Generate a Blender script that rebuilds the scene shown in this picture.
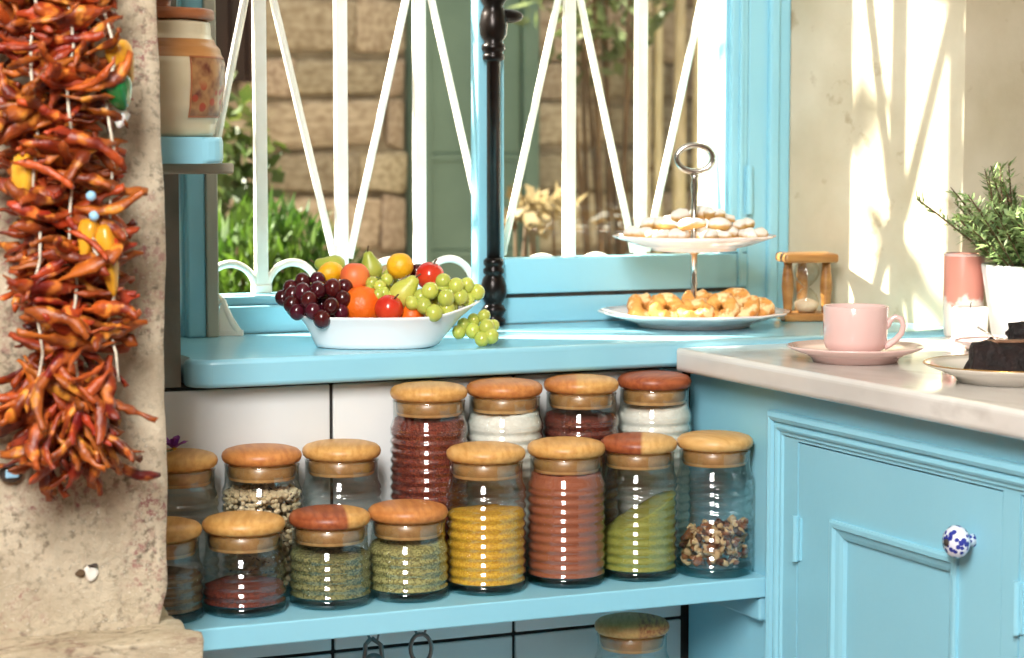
import bpy, bmesh, math, random
from mathutils import Vector, Matrix, noise
random.seed(7)
PI = math.pi
for o in list(bpy.data.objects): bpy.data.objects.remove(o, do_unlink=True)
S = bpy.context.scene
COL = S.collection

# ------------------------------------------------------------------ camera
FPX = 2195.0; CX, CY = 512.0, 329.0; EYE = 1.19
YAW = math.atan(973.0 / FPX); PIT = math.atan(187.0 / FPX)
cam_d = bpy.data.cameras.new('camera'); cam = bpy.data.objects.new('camera', cam_d); COL.objects.link(cam)
cam.location = (0, 0, EYE); cam.rotation_euler = (PI / 2 - PIT, 0, -YAW)
cam_d.sensor_width = 36; cam_d.lens = 36 * FPX / 1024
cam_d.clip_start = 0.05; cam_d.clip_end = 200
cam_d.dof.use_dof = True; cam_d.dof.focus_distance = 2.60; cam_d.dof.aperture_fstop = 6.3
S.camera = cam
S.cycles.transparent_max_bounces = 32

# ------------------------------------------------------------------ light
w = bpy.data.worlds.new('world'); S.world = w; w.use_nodes = True
bg = w.node_tree.nodes['Background']; bg.inputs[0].default_value = (0.93, 0.96, 1.0, 1); bg.inputs[1].default_value = 0.85
SUNV = Vector((-1.6, 1.0, 1.45)).normalized()
sd = bpy.data.lights.new('sun', 'SUN'); sd.energy = 40.0; sd.angle = 0.0095; sd.color = (1.0, 0.93, 0.80)
sun = bpy.data.objects.new('sun', sd); COL.objects.link(sun); sun.location = SUNV * 8
sun.rotation_euler = SUNV.to_track_quat('Z', 'Y').to_euler()
ad = bpy.data.lights.new('room_light', 'AREA'); ad.shape = 'RECTANGLE'; ad.size = 0.55; ad.size_y = 1.2; ad.energy = 116; ad.color = (1.0, 0.985, 0.97)
al = bpy.data.objects.new('room_light', ad); COL.objects.link(al); al.location = (-0.40, 0.10, 2.35)
al.rotation_euler = (Vector((-0.40, 0.10, 2.35)) - Vector((1.05, 2.4, 0.8))).to_track_quat('Z', 'Y').to_euler()
S.view_settings.view_transform = 'Standard'; S.view_settings.look = 'None'
S.view_settings.exposure = 0.0; S.view_settings.gamma = 1.0; S.view_settings.use_curve_mapping = False

# ------------------------------------------------------------------ photo pixel -> place
F_ = Vector((math.sin(YAW) * math.cos(PIT), math.cos(YAW) * math.cos(PIT), -math.sin(PIT)))
R_ = Vector((math.cos(YAW), -math.sin(YAW), 0)); U_ = R_.cross(F_); C_ = Vector((0, 0, EYE))
def ray(x, y): return F_ + R_ * ((x - CX) / FPX) - U_ * ((y - CY) / FPX)
def PD(x, y, d): return C_ + ray(x, y) * d
def PZ(x, y, z): r = ray(x, y); return C_ + r * ((z - EYE) / r.z)
def PY(x, y, Y): r = ray(x, y); return C_ + r * (Y / r.y)
def PX(x, y, X): r = ray(x, y); return C_ + r * (X / r.x)
def depth(p): return (Vector(p) - C_).dot(F_)

# ------------------------------------------------------------------ materials
def lin(c):
    out = []
    for v in c[:3]:
        v = v / 255.0
        out.append(v / 12.92 if v <= 0.04045 else ((v + 0.055) / 1.055) ** 2.4)
    return (*out, 1.0)
def newmat(name):
    m = bpy.data.materials.new(name); m.use_nodes = True
    nt = m.node_tree; return m, nt, nt.nodes['Principled BSDF']
def mat(name, c1, c2=None, scale=8.0, rough=0.5, bump=0.0, bscale=None, detail=4.0, lo=0.35, hi=0.65, stretch=None,
        metallic=0.0, coat=0.0, c3=None, c3s=30, c3lo=0.6, c3hi=0.7, sub=0.0, spec=None, vor=False, randobj=0.0, trans=0.0):
    m, nt, b = newmat(name); N = nt.nodes; L = nt.links
    b.inputs['Roughness'].default_value = rough; b.inputs['Metallic'].default_value = metallic
    b.inputs['Coat Weight'].default_value = coat; b.inputs['Coat Roughness'].default_value = 0.12
    if spec is not None: b.inputs['Specular IOR Level'].default_value = spec
    if sub: b.inputs['Subsurface Weight'].default_value = sub; b.inputs['Subsurface Radius'].default_value = (0.02, 0.01, 0.006); b.inputs['Subsurface Scale'].default_value = 0.4
    b.inputs['Base Color'].default_value = lin(c1)
    tc = N.new('ShaderNodeTexCoord'); vec = tc.outputs['Object']
    if stretch:
        mp = N.new('ShaderNodeMapping'); mp.inputs['Scale'].default_value = stretch; L.new(vec, mp.inputs[0]); vec = mp.outputs[0]
    col = None
    if c2 is not None:
        if vor:
            n = N.new('ShaderNodeTexVoronoi'); n.inputs['Scale'].default_value = scale; L.new(vec, n.inputs['Vector'])
            sp = N.new('ShaderNodeSeparateColor'); L.new(n.outputs['Color'], sp.inputs[0]); fac = sp.outputs[0]
        else:
            n = N.new('ShaderNodeTexNoise'); n.inputs['Scale'].default_value = scale; n.inputs['Detail'].default_value = detail; L.new(vec, n.inputs['Vector']); fac = n.outputs['Fac']
        r = N.new('ShaderNodeValToRGB'); r.color_ramp.elements[0].position = lo; r.color_ramp.elements[1].position = hi
        r.color_ramp.elements[0].color = lin(c1); r.color_ramp.elements[1].color = lin(c2)
        L.new(fac, r.inputs[0]); col = r.outputs[0]
        if c3 is not None:
            n3 = N.new('ShaderNodeTexNoise'); n3.inputs['Scale'].default_value = c3s; n3.inputs['Detail'].default_value = 5; L.new(vec, n3.inputs['Vector'])
            r3 = N.new('ShaderNodeValToRGB'); r3.color_ramp.elements[0].position = c3lo; r3.color_ramp.elements[1].position = c3hi
            r3.color_ramp.elements[0].color = (0, 0, 0, 1); r3.color_ramp.elements[1].color = (1, 1, 1, 1); L.new(n3.outputs['Fac'], r3.inputs[0])
            mx = N.new('ShaderNodeMixRGB'); mx.inputs[2].default_value = lin(c3); L.new(r3.outputs[0], mx.inputs[0]); L.new(col, mx.inputs[1]); col = mx.outputs[0]
    if randobj:
        oi = N.new('ShaderNodeObjectInfo'); hs = N.new('ShaderNodeHueSaturation')
        mr = N.new('ShaderNodeMapRange'); mr.inputs['To Min'].default_value = 1 - randobj; mr.inputs['To Max'].default_value = 1 + randobj
        L.new(oi.outputs['Random'], mr.inputs[0]); L.new(mr.outputs[0], hs.inputs['Value'])
        mr2 = N.new('ShaderNodeMapRange'); mr2.inputs['To Min'].default_value = 0.5 - randobj * 0.05; mr2.inputs['To Max'].default_value = 0.5 + randobj * 0.05
        ml = N.new('ShaderNodeMath'); ml.operation = 'MULTIPLY'; ml.inputs[1].default_value = 7.13; fr = N.new('ShaderNodeMath'); fr.operation = 'FRACT'
        L.new(oi.outputs['Random'], ml.inputs[0]); L.new(ml.outputs[0], fr.inputs[0]); L.new(fr.outputs[0], mr2.inputs[0]); L.new(mr2.outputs[0], hs.inputs['Hue'])
        if col is None: hs.inputs['Color'].default_value = lin(c1)
        else: L.new(col, hs.inputs['Color'])
        col = hs.outputs[0]
    if col is not None: L.new(col, b.inputs['Base Color'])
    if bump:
        nb = N.new('ShaderNodeTexVoronoi' if vor else 'ShaderNodeTexNoise'); nb.inputs['Scale'].default_value = bscale or scale * 2
        if not vor: nb.inputs['Detail'].default_value = 5
        L.new(vec, nb.inputs['Vector'])
        bp = N.new('ShaderNodeBump'); bp.inputs['Strength'].default_value = bump; bp.inputs['Distance'].default_value = 0.004
        L.new(nb.outputs[0], bp.inputs['Height']); L.new(bp.outputs[0], b.inputs['Normal'])
    return m
def glass_mat(name, tint=(1, 1, 1), rough=0.02, ior=1.45, k=1.0, edge=None):
    m = bpy.data.materials.new(name); m.use_nodes = True; nt = m.node_tree; N = nt.nodes; L = nt.links
    N.remove(N['Principled BSDF']); out = N['Material Output']
    t = N.new('ShaderNodeBsdfTransparent'); t.inputs[0].default_value = (*tint, 1)
    g = N.new('ShaderNodeBsdfGlossy'); g.inputs['Roughness'].default_value = rough; g.inputs[0].default_value = (1, 1, 1, 1)
    fc = N.new('ShaderNodeLayerWeight'); fc.inputs[0].default_value = 0.5      # Schlick reflectance, the same from both sides of the thin glass
    pw = N.new('ShaderNodeMath'); pw.operation = 'POWER'; pw.inputs[1].default_value = 5.0; L.new(fc.outputs['Facing'], pw.inputs[0])
    f0 = ((ior - 1) / (ior + 1)) ** 2
    mu = N.new('ShaderNodeMath'); mu.operation = 'MULTIPLY_ADD'; mu.inputs[1].default_value = (1 - f0) * min(k, 1.0); mu.inputs[2].default_value = f0 * k; mu.use_clamp = True; L.new(pw.outputs[0], mu.inputs[0])
    mx = N.new('ShaderNodeMixShader'); L.new(mu.outputs[0], mx.inputs[0]); L.new(t.outputs[0], mx.inputs[1]); L.new(g.outputs[0], mx.inputs[2])
    if edge:   # glass is thicker along the sight line at its rim, so it absorbs more there
        lw = N.new('ShaderNodeLayerWeight'); lw.inputs[0].default_value = 0.35
        mc = N.new('ShaderNodeMixRGB'); mc.inputs[1].default_value = (*tint, 1); mc.inputs[2].default_value = (*edge, 1)
        L.new(lw.outputs['Facing'], mc.inputs[0]); L.new(mc.outputs[0], t.inputs[0])
    L.new(mx.outputs[0], out.inputs[0]); return m

BLUE = (142, 203, 221)
M = {}
M['blue'] = mat('blue_paint', BLUE, (149, 208, 225), 5, 0.33, 0.08, 60, lo=.3, hi=.7)
M['blue_gloss'] = mat('blue_gloss_paint', BLUE, (151, 209, 226), 6, 0.16, 0.05, 30, lo=.3, hi=.7)
M['cream_iron'] = mat('cream_painted_iron', (248, 245, 234), (238, 233, 218), 20, 0.4, 0.1, 80)
M['black_iron'] = mat('black_iron', (20, 16, 15), (34, 26, 22), 30, 0.28, 0.15, 90, metallic=0.6)
M['cream_wood'] = mat('weathered_cream_wood', (205, 200, 180), (172, 168, 150), 12, 0.6, 0.3, 60, stretch=(1, 1, .15))
M['grey_wood'] = mat('weathered_grey_wood', (186, 178, 158), (156, 148, 130), 12, 0.7, 0.3, 60, stretch=(.2, 1, 1))
M['marble'] = mat('pale_marble', (226, 222, 214), (204, 198, 190), 9, 0.10, 0.02, 50, stretch=(1, .45, 1), c3=(178, 172, 164), c3s=14, c3lo=.58, c3hi=.72, detail=8)
M['tile'] = mat('white_tile', (226, 227, 224), (218, 220, 218), 4, 0.16, 0.02, 10)
M['grout'] = mat('dark_grout', (52, 50, 48), (38, 37, 36), 40, 0.9, 0.2)
M['plaster'] = mat('beige_plaster', (206, 196, 172), (186, 174, 146), 7, 0.85, 0.5, 26, detail=8, c3=(160, 142, 112), c3s=24, c3lo=.62, c3hi=.74)
M['grey_plaster'] = mat('grey_plaster', (146, 146, 137), (116, 118, 110), 9, 0.9, 0.5, 30, detail=8)
M['white_plaster'] = mat('white_plaster', (238, 232, 220), (228, 220, 206), 9, 0.9, 0.3, 30)
M['room_wall'] = mat('room_plaster', (186, 180, 168), (170, 164, 152), 9, 0.9, 0.3, 30)
def rough_stone(name, c1, c2, dark, pink, st=(1, 1, 1)):
    m, nt, b = newmat(name); N = nt.nodes; L = nt.links; tc = N.new('ShaderNodeTexCoord'); mp = N.new('ShaderNodeMapping'); mp.inputs['Scale'].default_value = st; L.new(tc.outputs['Object'], mp.inputs[0])
    def nz(sc, dt=6, ro=.6):
        n = N.new('ShaderNodeTexNoise'); n.inputs['Scale'].default_value = sc; n.inputs['Detail'].default_value = dt; n.inputs['Roughness'].default_value = ro; L.new(mp.outputs[0], n.inputs['Vector']); return n.outputs[0]
    def rg(x, lo, hi):
        r = N.new('ShaderNodeMapRange'); r.inputs['From Min'].default_value = lo; r.inputs['From Max'].default_value = hi; L.new(x, r.inputs[0]); return r.outputs[0]
    def mul(x, y):
        k = N.new('ShaderNodeMath'); k.operation = 'MULTIPLY'; L.new(x, k.inputs[0]); L.new(y, k.inputs[1]); return k.outputs[0]
    def mixc(f, x, c):
        k = N.new('ShaderNodeMixRGB'); L.new(f, k.inputs[0]); k.inputs[2].default_value = lin(c)
        if isinstance(x, tuple): k.inputs[1].default_value = lin(x)
        else: L.new(x, k.inputs[1])
        return k.outputs[0]
    col = mixc(rg(nz(11, 10, .7), .38, .62), c1, c2)
    col = mixc(mul(rg(nz(150, 4), .50, .66), rg(nz(16, 3), .40, .60)), col, dark)
    col = mixc(mul(rg(nz(120, 5, .7), .50, .60), rg(nz(13.5, 4), .50, .62)), col, pink)
    col = mixc(rg(nz(300, 3), .62, .74), col, (232, 220, 198))
    L.new(col, b.inputs['Base Color']); b.inputs['Roughness'].default_value = .92
    bp = N.new('ShaderNodeBump'); bp.inputs['Strength'].default_value = .9; bp.inputs['Distance'].default_value = .006; L.new(nz(70, 10, .75), bp.inputs['Height']); L.new(bp.outputs[0], b.inputs['Normal'])
    M[name] = m
rough_stone('pillar', (218, 202, 174), (182, 164, 136), (122, 108, 88), (160, 106, 100))
rough_stone('ledge', (216, 200, 170), (172, 154, 124), (112, 98, 78), (150, 116, 98), (.6, 1, 1.5))
M['floor'] = mat('terracotta_floor', (150, 96, 70), (130, 82, 60), 5, 0.6, 0.2)
M['ground'] = mat('garden_soil', (120, 104, 80), (92, 84, 60), 6, 0.95, 0.4)
M['mortar'] = mat('garden_mortar', (150, 137, 119), (118, 106, 90), 14, 0.95, 0.5)
M['stone'] = mat('garden_stone', (190, 174, 152), (150, 132, 111), 9, 0.9, 0.7, 30, randobj=0.30, detail=7)
M['green_door'] = mat('green_shutter_paint', (108, 132, 116), (94, 118, 104), 5, 0.6, 0.1, 40)
M['dark_wood'] = mat('dark_brown_wood', (52, 26, 18), (34, 17, 12), 8, 0.7, 0.3, 50, stretch=(4, 1, .3))
M['bamboo'] = mat('pale_bamboo', (214, 196, 160), (180, 160, 122), 20, 0.6, 0.2, 40, stretch=(4, 4, .5), randobj=.15)
M['glass'] = glass_mat('window_glass', (0.97, 0.99, 0.98), 0.0, 1.45, 1.0)
M['jarglass'] = glass_mat('jar_glass', (0.97, 0.985, 0.98), 0.07, 1.5, 2.8, edge=(0.58, 0.69, 0.69))
M['jarbase'] = glass_mat('jar_base_glass', (0.80, 0.92, 0.93), 0.05, 1.5, 1.6, edge=(0.45, 0.70, 0.73))
M['clear'] = glass_mat('clear_glass', (0.97, 0.98, 0.97), 0.02, 1.5, 1.2, edge=(0.75, 0.78, 0.74))
M['silicone'] = glass_mat('silicone_seal', (0.80, 0.76, 0.70), 0.3, 1.4, 2.0, edge=(0.6, 0.56, 0.5))
M['white_ceramic'] = mat('white_ceramic', (240, 242, 242), None, rough=0.10, coat=.3)
M['pink_ceramic'] = mat('pink_ceramic', (230, 196, 188), (224, 188, 180), 6, 0.12, coat=.4)
M['pale_pink'] = mat('pale_pink_porcelain', (244, 226, 220), (240, 216, 208), 9, 0.12, coat=.4)
M['steel'] = mat('polished_steel', (200, 196, 188), None, rough=0.16, metallic=1.0)
M['dull_steel'] = mat('dull_steel', (130, 136, 136), None, rough=0.3, metallic=1.0)
M['old_iron'] = mat('dark_fixing', (40, 38, 36), (70, 60, 52), 40, 0.6)
M['cord'] = mat('white_cotton_cord', (226, 216, 196), (200, 188, 164), 200, 0.9, 0.3)
M['pot'] = mat('white_pot', (240, 240, 240), (232, 232, 232), 10, 0.35)
M['soil'] = mat('potting_soil', (54, 40, 28), (34, 26, 18), 60, 0.95, 0.6)
M['rosemary'] = mat('rosemary_leaf', (92, 122, 66), (150, 172, 108), 40, 0.5)
M['stemgreen'] = mat('green_stem', (110, 118, 60), (132, 128, 74), 30, 0.6)
M['twig'] = mat('brown_twig', (98, 76, 50), (80, 60, 40), 30, 0.8)

# ------------------------------------------------------------------ mesh helpers
def obj(name, vf, m, parent=None, smooth=False, loc=None, rot=None):
    me = bpy.data.meshes.new(name)
    if isinstance(vf, bmesh.types.BMesh): vf.to_mesh(me); vf.free()
    else: me.from_pydata(vf[0], [], vf[1])
    me.update()
    if smooth:
        for p in me.polygons: p.use_smooth = True
    ms = m if isinstance(m, (list, tuple)) else [m]
    for q in ms: me.materials.append(M[q] if isinstance(q, str) else q)
    o = bpy.data.objects.new(name, me); COL.objects.link(o); o.parent = parent
    if loc is not None: o.location = loc
    if rot is not None: o.rotation_euler = rot
    return o
def tag(o, label, cat, group=None, kind=None):
    o['label'] = label; o['category'] = cat
    if group: o['group'] = group
    if kind: o['kind'] = kind
    return o
def thing(name, label, cat, loc=(0, 0, 0), rotz=0.0, group=None):
    o = bpy.data.objects.new(name, None); COL.objects.link(o); o.location = loc; o.rotation_euler = (0, 0, rotz)
    o.empty_display_size = 0.05
    return tag(o, label, cat, group)
def struct(o): o['kind'] = 'structure'; return o
def strempty(name):
    o = bpy.data.objects.new(name, None); COL.objects.link(o); o['kind'] = 'structure'; return o
def copy_tree(o, parent=None):
    c = o.copy(); COL.objects.link(c); c.parent = parent
    for ch in [x for x in o.children]: copy_tree(ch, c)
    return c
def join(*vfs):
    V, Fc = [], []
    for v, f in vfs:
        n = len(V); V += [tuple(p) for p in v]; Fc += [tuple(i + n for i in q) for q in f]
    return V, Fc
def xf(vf, mtx): return [tuple(mtx @ Vector(p)) for p in vf[0]], vf[1]
def T(x, y, z): return Matrix.Translation((x, y, z))
def RX(a): return Matrix.Rotation(a, 4, 'X')
def RY(a): return Matrix.Rotation(a, 4, 'Y')
def RZ(a): return Matrix.Rotation(a, 4, 'Z')
def SC(x, y, z): return Matrix.Diagonal((x, y, z, 1))
def box(x0, x1, y0, y1, z0, z1):
    v = [(x, y, z) for x in (x0, x1) for y in (y0, y1) for z in (z0, z1)]
    return v, [(0, 1, 3, 2), (4, 6, 7, 5), (0, 4, 5, 1), (2, 3, 7, 6), (0, 2, 6, 4), (1, 5, 7, 3)]
def rbox(x0, x1, y0, y1, z0, z1, r=0.003, seg=2):
    bm = bmesh.new(); v, f = box(x0, x1, y0, y1, z0, z1)
    vs = [bm.verts.new(p) for p in v]
    for q in f: bm.faces.new([vs[i] for i in q])
    bmesh.ops.bevel(bm, geom=list(bm.edges), offset=r, segments=seg, profile=0.5, affect='EDGES', clamp_overlap=True)
    bmesh.ops.recalc_face_normals(bm, faces=bm.faces)
    bm.verts.index_update()
    out = ([tuple(p.co) for p in bm.verts], [tuple(q.index for q in fc.verts) for fc in bm.faces]); bm.free(); return out
def lathe(prof, seg=40, cx=0, cy=0):
    V, Fc, rings = [], [], []
    for r, z in prof:
        if r < 1e-6: rings.append([len(V)]); V.append((cx, cy, z))
        else:
            rings.append(list(range(len(V), len(V) + seg)))
            V += [(cx + r * math.cos(2 * PI * i / seg), cy + r * math.sin(2 * PI * i / seg), z) for i in range(seg)]
    for a, b in zip(rings[:-1], rings[1:]):
        for i in range(seg):
            j = (i + 1) % seg
            if len(a) == 1 and len(b) == 1: continue
            if len(a) == 1: Fc.append((a[0], b[j], b[i]))
            elif len(b) == 1: Fc.append((a[i], a[j], b[0]))
            else: Fc.append((a[i], a[j], b[j], b[i]))
    return V, Fc
def tube(pts, rad, seg=8, cap=True, flat=1.0):
    pts = [Vector(p) for p in pts]; n = len(pts)
    rs = rad if isinstance(rad, (list, tuple)) else [rad] * n
    V, Fc = [], []; up = None
    for i, p in enumerate(pts):
        t = (pts[min(i + 1, n - 1)] - pts[max(i - 1, 0)]).normalized()
        if up is None:
            up = Vector((0, 0, 1)) if abs(t.z) < 0.9 else Vector((1, 0, 0))
        s = t.cross(up).normalized(); up = s.cross(t).normalized()
        for k in range(seg):
            a = 2 * PI * k / seg
            V.append(tuple(p + s * (math.cos(a) * rs[i]) + up * (math.sin(a) * rs[i] * flat)))
    for i in range(n - 1):
        for k in range(seg):
            k2 = (k + 1) % seg
            Fc.append((i * seg + k, i * seg + k2, (i + 1) * seg + k2, (i + 1) * seg + k))
    if cap: Fc.append(tuple(range(seg))[::-1]); Fc.append(tuple(range((n - 1) * seg, n * seg)))
    return V, Fc
def prism(poly, z0, z1):
    n = len(poly)
    V = [(x, y, z0) for x, y in poly] + [(x, y, z1) for x, y in poly]
    return V, [tuple(range(n))[::-1], tuple(range(n, 2 * n))] + [(i, (i + 1) % n, n + (i + 1) % n, n + i) for i in range(n)]
def ball(r, sx=1, sy=1, sz=1, seg=16, rings=10):
    pr = [(r * math.sin(PI * i / rings), -r * math.cos(PI * i / rings)) for i in range(rings + 1)]
    v, f = lathe([(0 if i in (0, rings) else p[0], p[1]) for i, p in enumerate(pr)], seg)
    return [(x * sx, y * sy, z * sz) for x, y, z in v], f
def jitter(vf, amp, sc, seed=0):
    out = []
    for p in vf[0]:
        v = Vector(p); nv = noise.noise_vector(v * sc + Vector((seed * 3.7, seed * 1.3, seed))) * amp
        out.append(tuple(v + nv))
    return out, vf[1]
def rect_moulding(a0, a1, b0, b1, prof, xface, sign=-1):
    """moulding run round a rectangle in the (Y,Z) plane: prof = (inset, proud)"""
    V, Fc = [], []
    for ins, pr in prof:
        x = xface + sign * pr
        V += [(x, a0 + ins, b0 + ins), (x, a1 - ins, b0 + ins), (x, a1 - ins, b1 - ins), (x, a0 + ins, b1 - ins)]
    for i in range(len(prof) - 1):
        for k in range(4):
            k2 = (k + 1) % 4
            Fc.append((i * 4 + k, i * 4 + k2, i * 4 + 4 + k2, i * 4 + 4 + k))
    return V, Fc

# ================================================================== STRUCTURE
WY = 2.51; WOUT = 2.97; WX0, WX1 = -1.6, 3.2; WTOP = 2.9
SILL_Z = 0.9357; SILL_B = 0.902; SILL_Y = 2.4765; CT_Z = 0.927; CT_B = 0.897; CT_X = 1.325; FACE = 1.364
SH_Z = 0.6593; SH_B = 0.634; SH_Y = 2.298
OPL = 0.686; OPT = 2.32     # opening left side, opening top
struct(obj('floor', box(WX0, WX1, -1.5, WOUT, -0.1, 0.0), 'floor'))
struct(obj('ceiling', box(WX0, WX1, -1.5, WOUT, WTOP, WTOP + .1), 'white_plaster'))
struct(obj('wall_left', box(WX0 - .1, WX0, -1.5, WOUT, -.1, WTOP + .1), 'room_wall'))
struct(obj('wall_right', box(WX1, WX1 + .1, -1.5, WOUT, -.1, WTOP + .1), 'room_wall'))
struct(obj('wall_front', box(WX0 - .1, WX1 + .1, -1.6, -1.5, -.1, WTOP + .1), 'room_wall'))
# back wall: left of the recess, below it, above it, right of it with the splayed reveal
wl = struct(obj('wall_back_left', box(WX0, OPL, WY, 2.885, SILL_B, WTOP), 'grey_plaster'))
wb = struct(obj('wall_back_lower', box(WX0, 1.9, WY + .004, WOUT, 0, SILL_B - .002), 'grout'))
struct(obj('wall_back_upper', box(OPL, 1.9, WY, WOUT, OPT, WTOP), 'plaster'))
wr = struct(obj('wall_back_right', prism([(1.79, WY), (WX1, WY), (WX1, WOUT), (1.628, WOUT), (1.628, 2.872), (1.69, 2.872), (1.69, 2.80)], SILL_B, WTOP), ['plaster', 'white_plaster']))
for p in wr.data.polygons:
    if abs(p.normal.x) > .9 and p.center.x < 1.65: p.material_index = 1
struct(obj('wall_back_right_base', box(1.9, WX1, WY, WOUT, 0, SILL_B), 'plaster'))
# tiles on the lower wall
tw, th = 0.2423, 0.245; gx0 = 0.8725; gz0 = 0.567; g = 0.0022
tmesh = {}
for i in range(-2, 2):
    for zz0, zz1 in ((gz0 - 2 * th, gz0 - th), (gz0 - th, gz0), (gz0, SILL_B - .0025)):
        x0 = gx0 + i * tw; hh = round(zz1 - zz0, 4)
        x1 = x0 + tw if i < 1 else min(x0 + tw, 1.40)
        key = (hh,)
        if key not in tmesh:
            o = obj('tile', rbox(g, tw - g, -.006, 0.0, g, hh - g, .0018, 2), 'tile', wb, True); tmesh[key] = o.data
        else:
            o = bpy.data.objects.new('tile', tmesh[key]); COL.objects.link(o); o.parent = wb
        o.location = (x0, WY + .004, zz0)
# sill board with rounded nose and clipped left corner
def sill():
    bm = bmesh.new()
    poly = [(0.715, SILL_Y), (1.782, SILL_Y), (1.782, 2.53), (1.69, 2.80), (0.7, 2.80), (0.70, 2.513), (0.688, 2.506), (0.694, 2.490)]
    v, f = prism(poly, SILL_B, SILL_Z); vs = [bm.verts.new(p) for p in v]
    for q in f: bm.faces.new([vs[i] for i in q])
    ed = [e for e in bm.edges if all(x.co.y < 2.52 for x in e.verts) and abs(e.verts[0].co.z - e.verts[1].co.z) < 1e-6]
    bmesh.ops.bevel(bm, geom=ed, offset=.006, segments=3, profile=.5, affect='EDGES')
    bmesh.ops.recalc_face_normals(bm, faces=bm.faces); return bm
struct(obj('trim_sill', sill(), 'blue_gloss', None, True))
bpy.data.objects['trim_sill'].data.polygons.foreach_set('use_smooth', [abs(p.normal.z) < .98 and abs(p.normal.y) < .98 for p in bpy.data.objects['trim_sill'].data.polygons])

# ---- window
W1 = strempty('window_1')
FY0, FY1 = 2.80, 2.87
obj('frame_jamb', join(rbox(1.617, 1.69, FY0, FY1, SILL_Z, OPT, .004), rbox(1.650, 1.668, FY0 - .008, FY0 + .004, SILL_Z, OPT, .0045, 3)), 'blue', W1)
obj('frame_post', join(rbox(0.768, 0.793, 2.772, 2.80, SILL_Z, OPT, .003), rbox(0.764, 0.770, 2.785, 2.80, SILL_Z, OPT, .002)), 'blue', W1)
obj('post_edge_strip', rbox(0.793, 0.809, 2.768, 2.80, SILL_Z, OPT, .002), 'cream_wood', W1)
obj('side_pane', box(OPL, .768, 2.788, 2.791, SILL_Z, OPT), 'glass', W1)
obj('frame_rail', rbox(OPL, 1.617, FY0 + .002, FY1 + .01, SILL_Z, .9725, .003), 'blue', W1)
obj('gap_shade_strip', box(1.2285, 1.616, FY0 + .006, FY0 + .05, .9722, .9786), 'old_iron', W1)  # added dark strip that stands in for the shade in the gap below the sash
obj('frame_rail_cap', rbox(.81, 1.19, FY0 + .012, FY1 + .01, .9725, .985, .003), 'blue', W1)
obj('frame_head', rbox(OPL, 1.69, FY0, FY1, OPT - .06, OPT, .003), 'blue', W1)
obj('meeting_stile', rbox(1.1865, 1.2275, FY0 - .006, FY0 + .020, .976, OPT - .06, .003), 'blue', W1)
sash = obj('sash_frame', join(rbox(1.2285, 1.616, FY0 - .004, FY0 + .032, .9785, 1.028, .002), rbox(1.588, 1.616, FY0 - .004, FY0 + .032, 1.0285, OPT - .062, .003),
     rbox(1.582, 1.590, FY0 + .004, FY0 + .028, 1.0285, OPT - .062, .002), rbox(1.600, 1.607, FY0 - .008, FY0, .98, OPT - .062, .002, 2)), 'blue', W1)
obj('sash_pane', box(1.232, 1.582, 2.815, 2.818, 1.028, OPT - .062), 'glass', sash)
h = obj('hinge', join(tube([(1.6165, FY0 - .008, 1.085), (1.6165, FY0 - .008, 1.155)], .0055, 10), ball(.0065)), 'blue', W1)
obj('hinge', tube([(.757, 2.79, 1.10), (.757, 2.79, 1.165)], .006, 10), 'blue', W1)
# cremone bolt
bx_, by_ = 1.2045, FY0 - .020
bolt = obj('cremone_bolt', lathe([(0, .96), (.0095, .96), (.0095, 1.90), (0, 1.90)], 18, bx_, by_), 'black_iron', W1, True)
def turned(z0, prof): return lathe([(0, z0 + prof[0][1])] + [(r, z0 + z) for r, z in prof] + [(0, z0 + prof[-1][1])], 20, bx_, by_)
low = [(.012, .0), (.0165, .003), (.0165, .010), (.012, .013), (.014, .016), (.0175, .022), (.0145, .028), (.0115, .031), (.0135, .034), (.0178, .042), (.0180, .056), (.0150, .066), (.0115, .071), (.0145, .074), (.0145, .079), (.0115, .082), (.0140, .086), (.0140, .091), (.0105, .095)]
obj('bolt_foot', turned(SILL_Z + .0003, low), 'black_iron', bolt, True)
obj('bolt_collar', join(turned(1.300, [(.0105, 0), (.015, .003), (.015, .009), (.012, .012), (.0165, .016), (.0165, .022), (.0125, .026), (.0185, .036), (.020, .050), (.017, .066), (.013, .075), (.019, .085), (.019, .100), (.011, .110)]),
    xf(ball(.012, 1.9, 1, .8), T(bx_ + .022, by_, 1.362))), 'black_iron', bolt, True)
obj('bolt_bracket', rbox(bx_ - .006, bx_ + .006, by_ + .008, FY0 - .004, 1.32, 1.36, .001), 'black_iron', bolt)

# ================================================================== CABINET AND COUNTER
cabp = thing('kitchen_cabinet', 'pale blue painted base cabinet with moulded frame and panelled doors under the marble worktop', 'cabinet', (0, 0, 0))
cabp.location = (FACE, 1.75, 0)
def cab(name, vf, m, parent=None, smooth=False):
    p = parent or cabp
    off = T(-FACE, -1.75, 0)
    return obj(name, xf(vf, off), m, p, smooth)
YB = 0.95
cab('body', box(FACE + .016, 1.98, YB, WY - .006, .0, CT_B - .0005), 'blue')
cab('face_frame', join(box(FACE, FACE + .016, 2.2356, WY - .006, .0, CT_B - .0005), box(FACE, FACE + .016, YB, 2.2356, .834, CT_B - .0005),
    box(FACE, FACE + .016, 1.8055, 1.8334, .15, .834), box(FACE, FACE + .016, YB, 1.3994, .15, .834), box(FACE, FACE + .016, YB, 2.2356, .0, .15)), 'blue')
prof = [(0, -.002), (0, .006), (.0015, .0085), (.006, .0105), (.0105, .0085), (.012, .0045), (.0135, .0040), (.0150, .0062), (.0185, .0072), (.0215, .0058), (.0228, .0030), (.0265, .0030), (.0295, -.002)]
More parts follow.
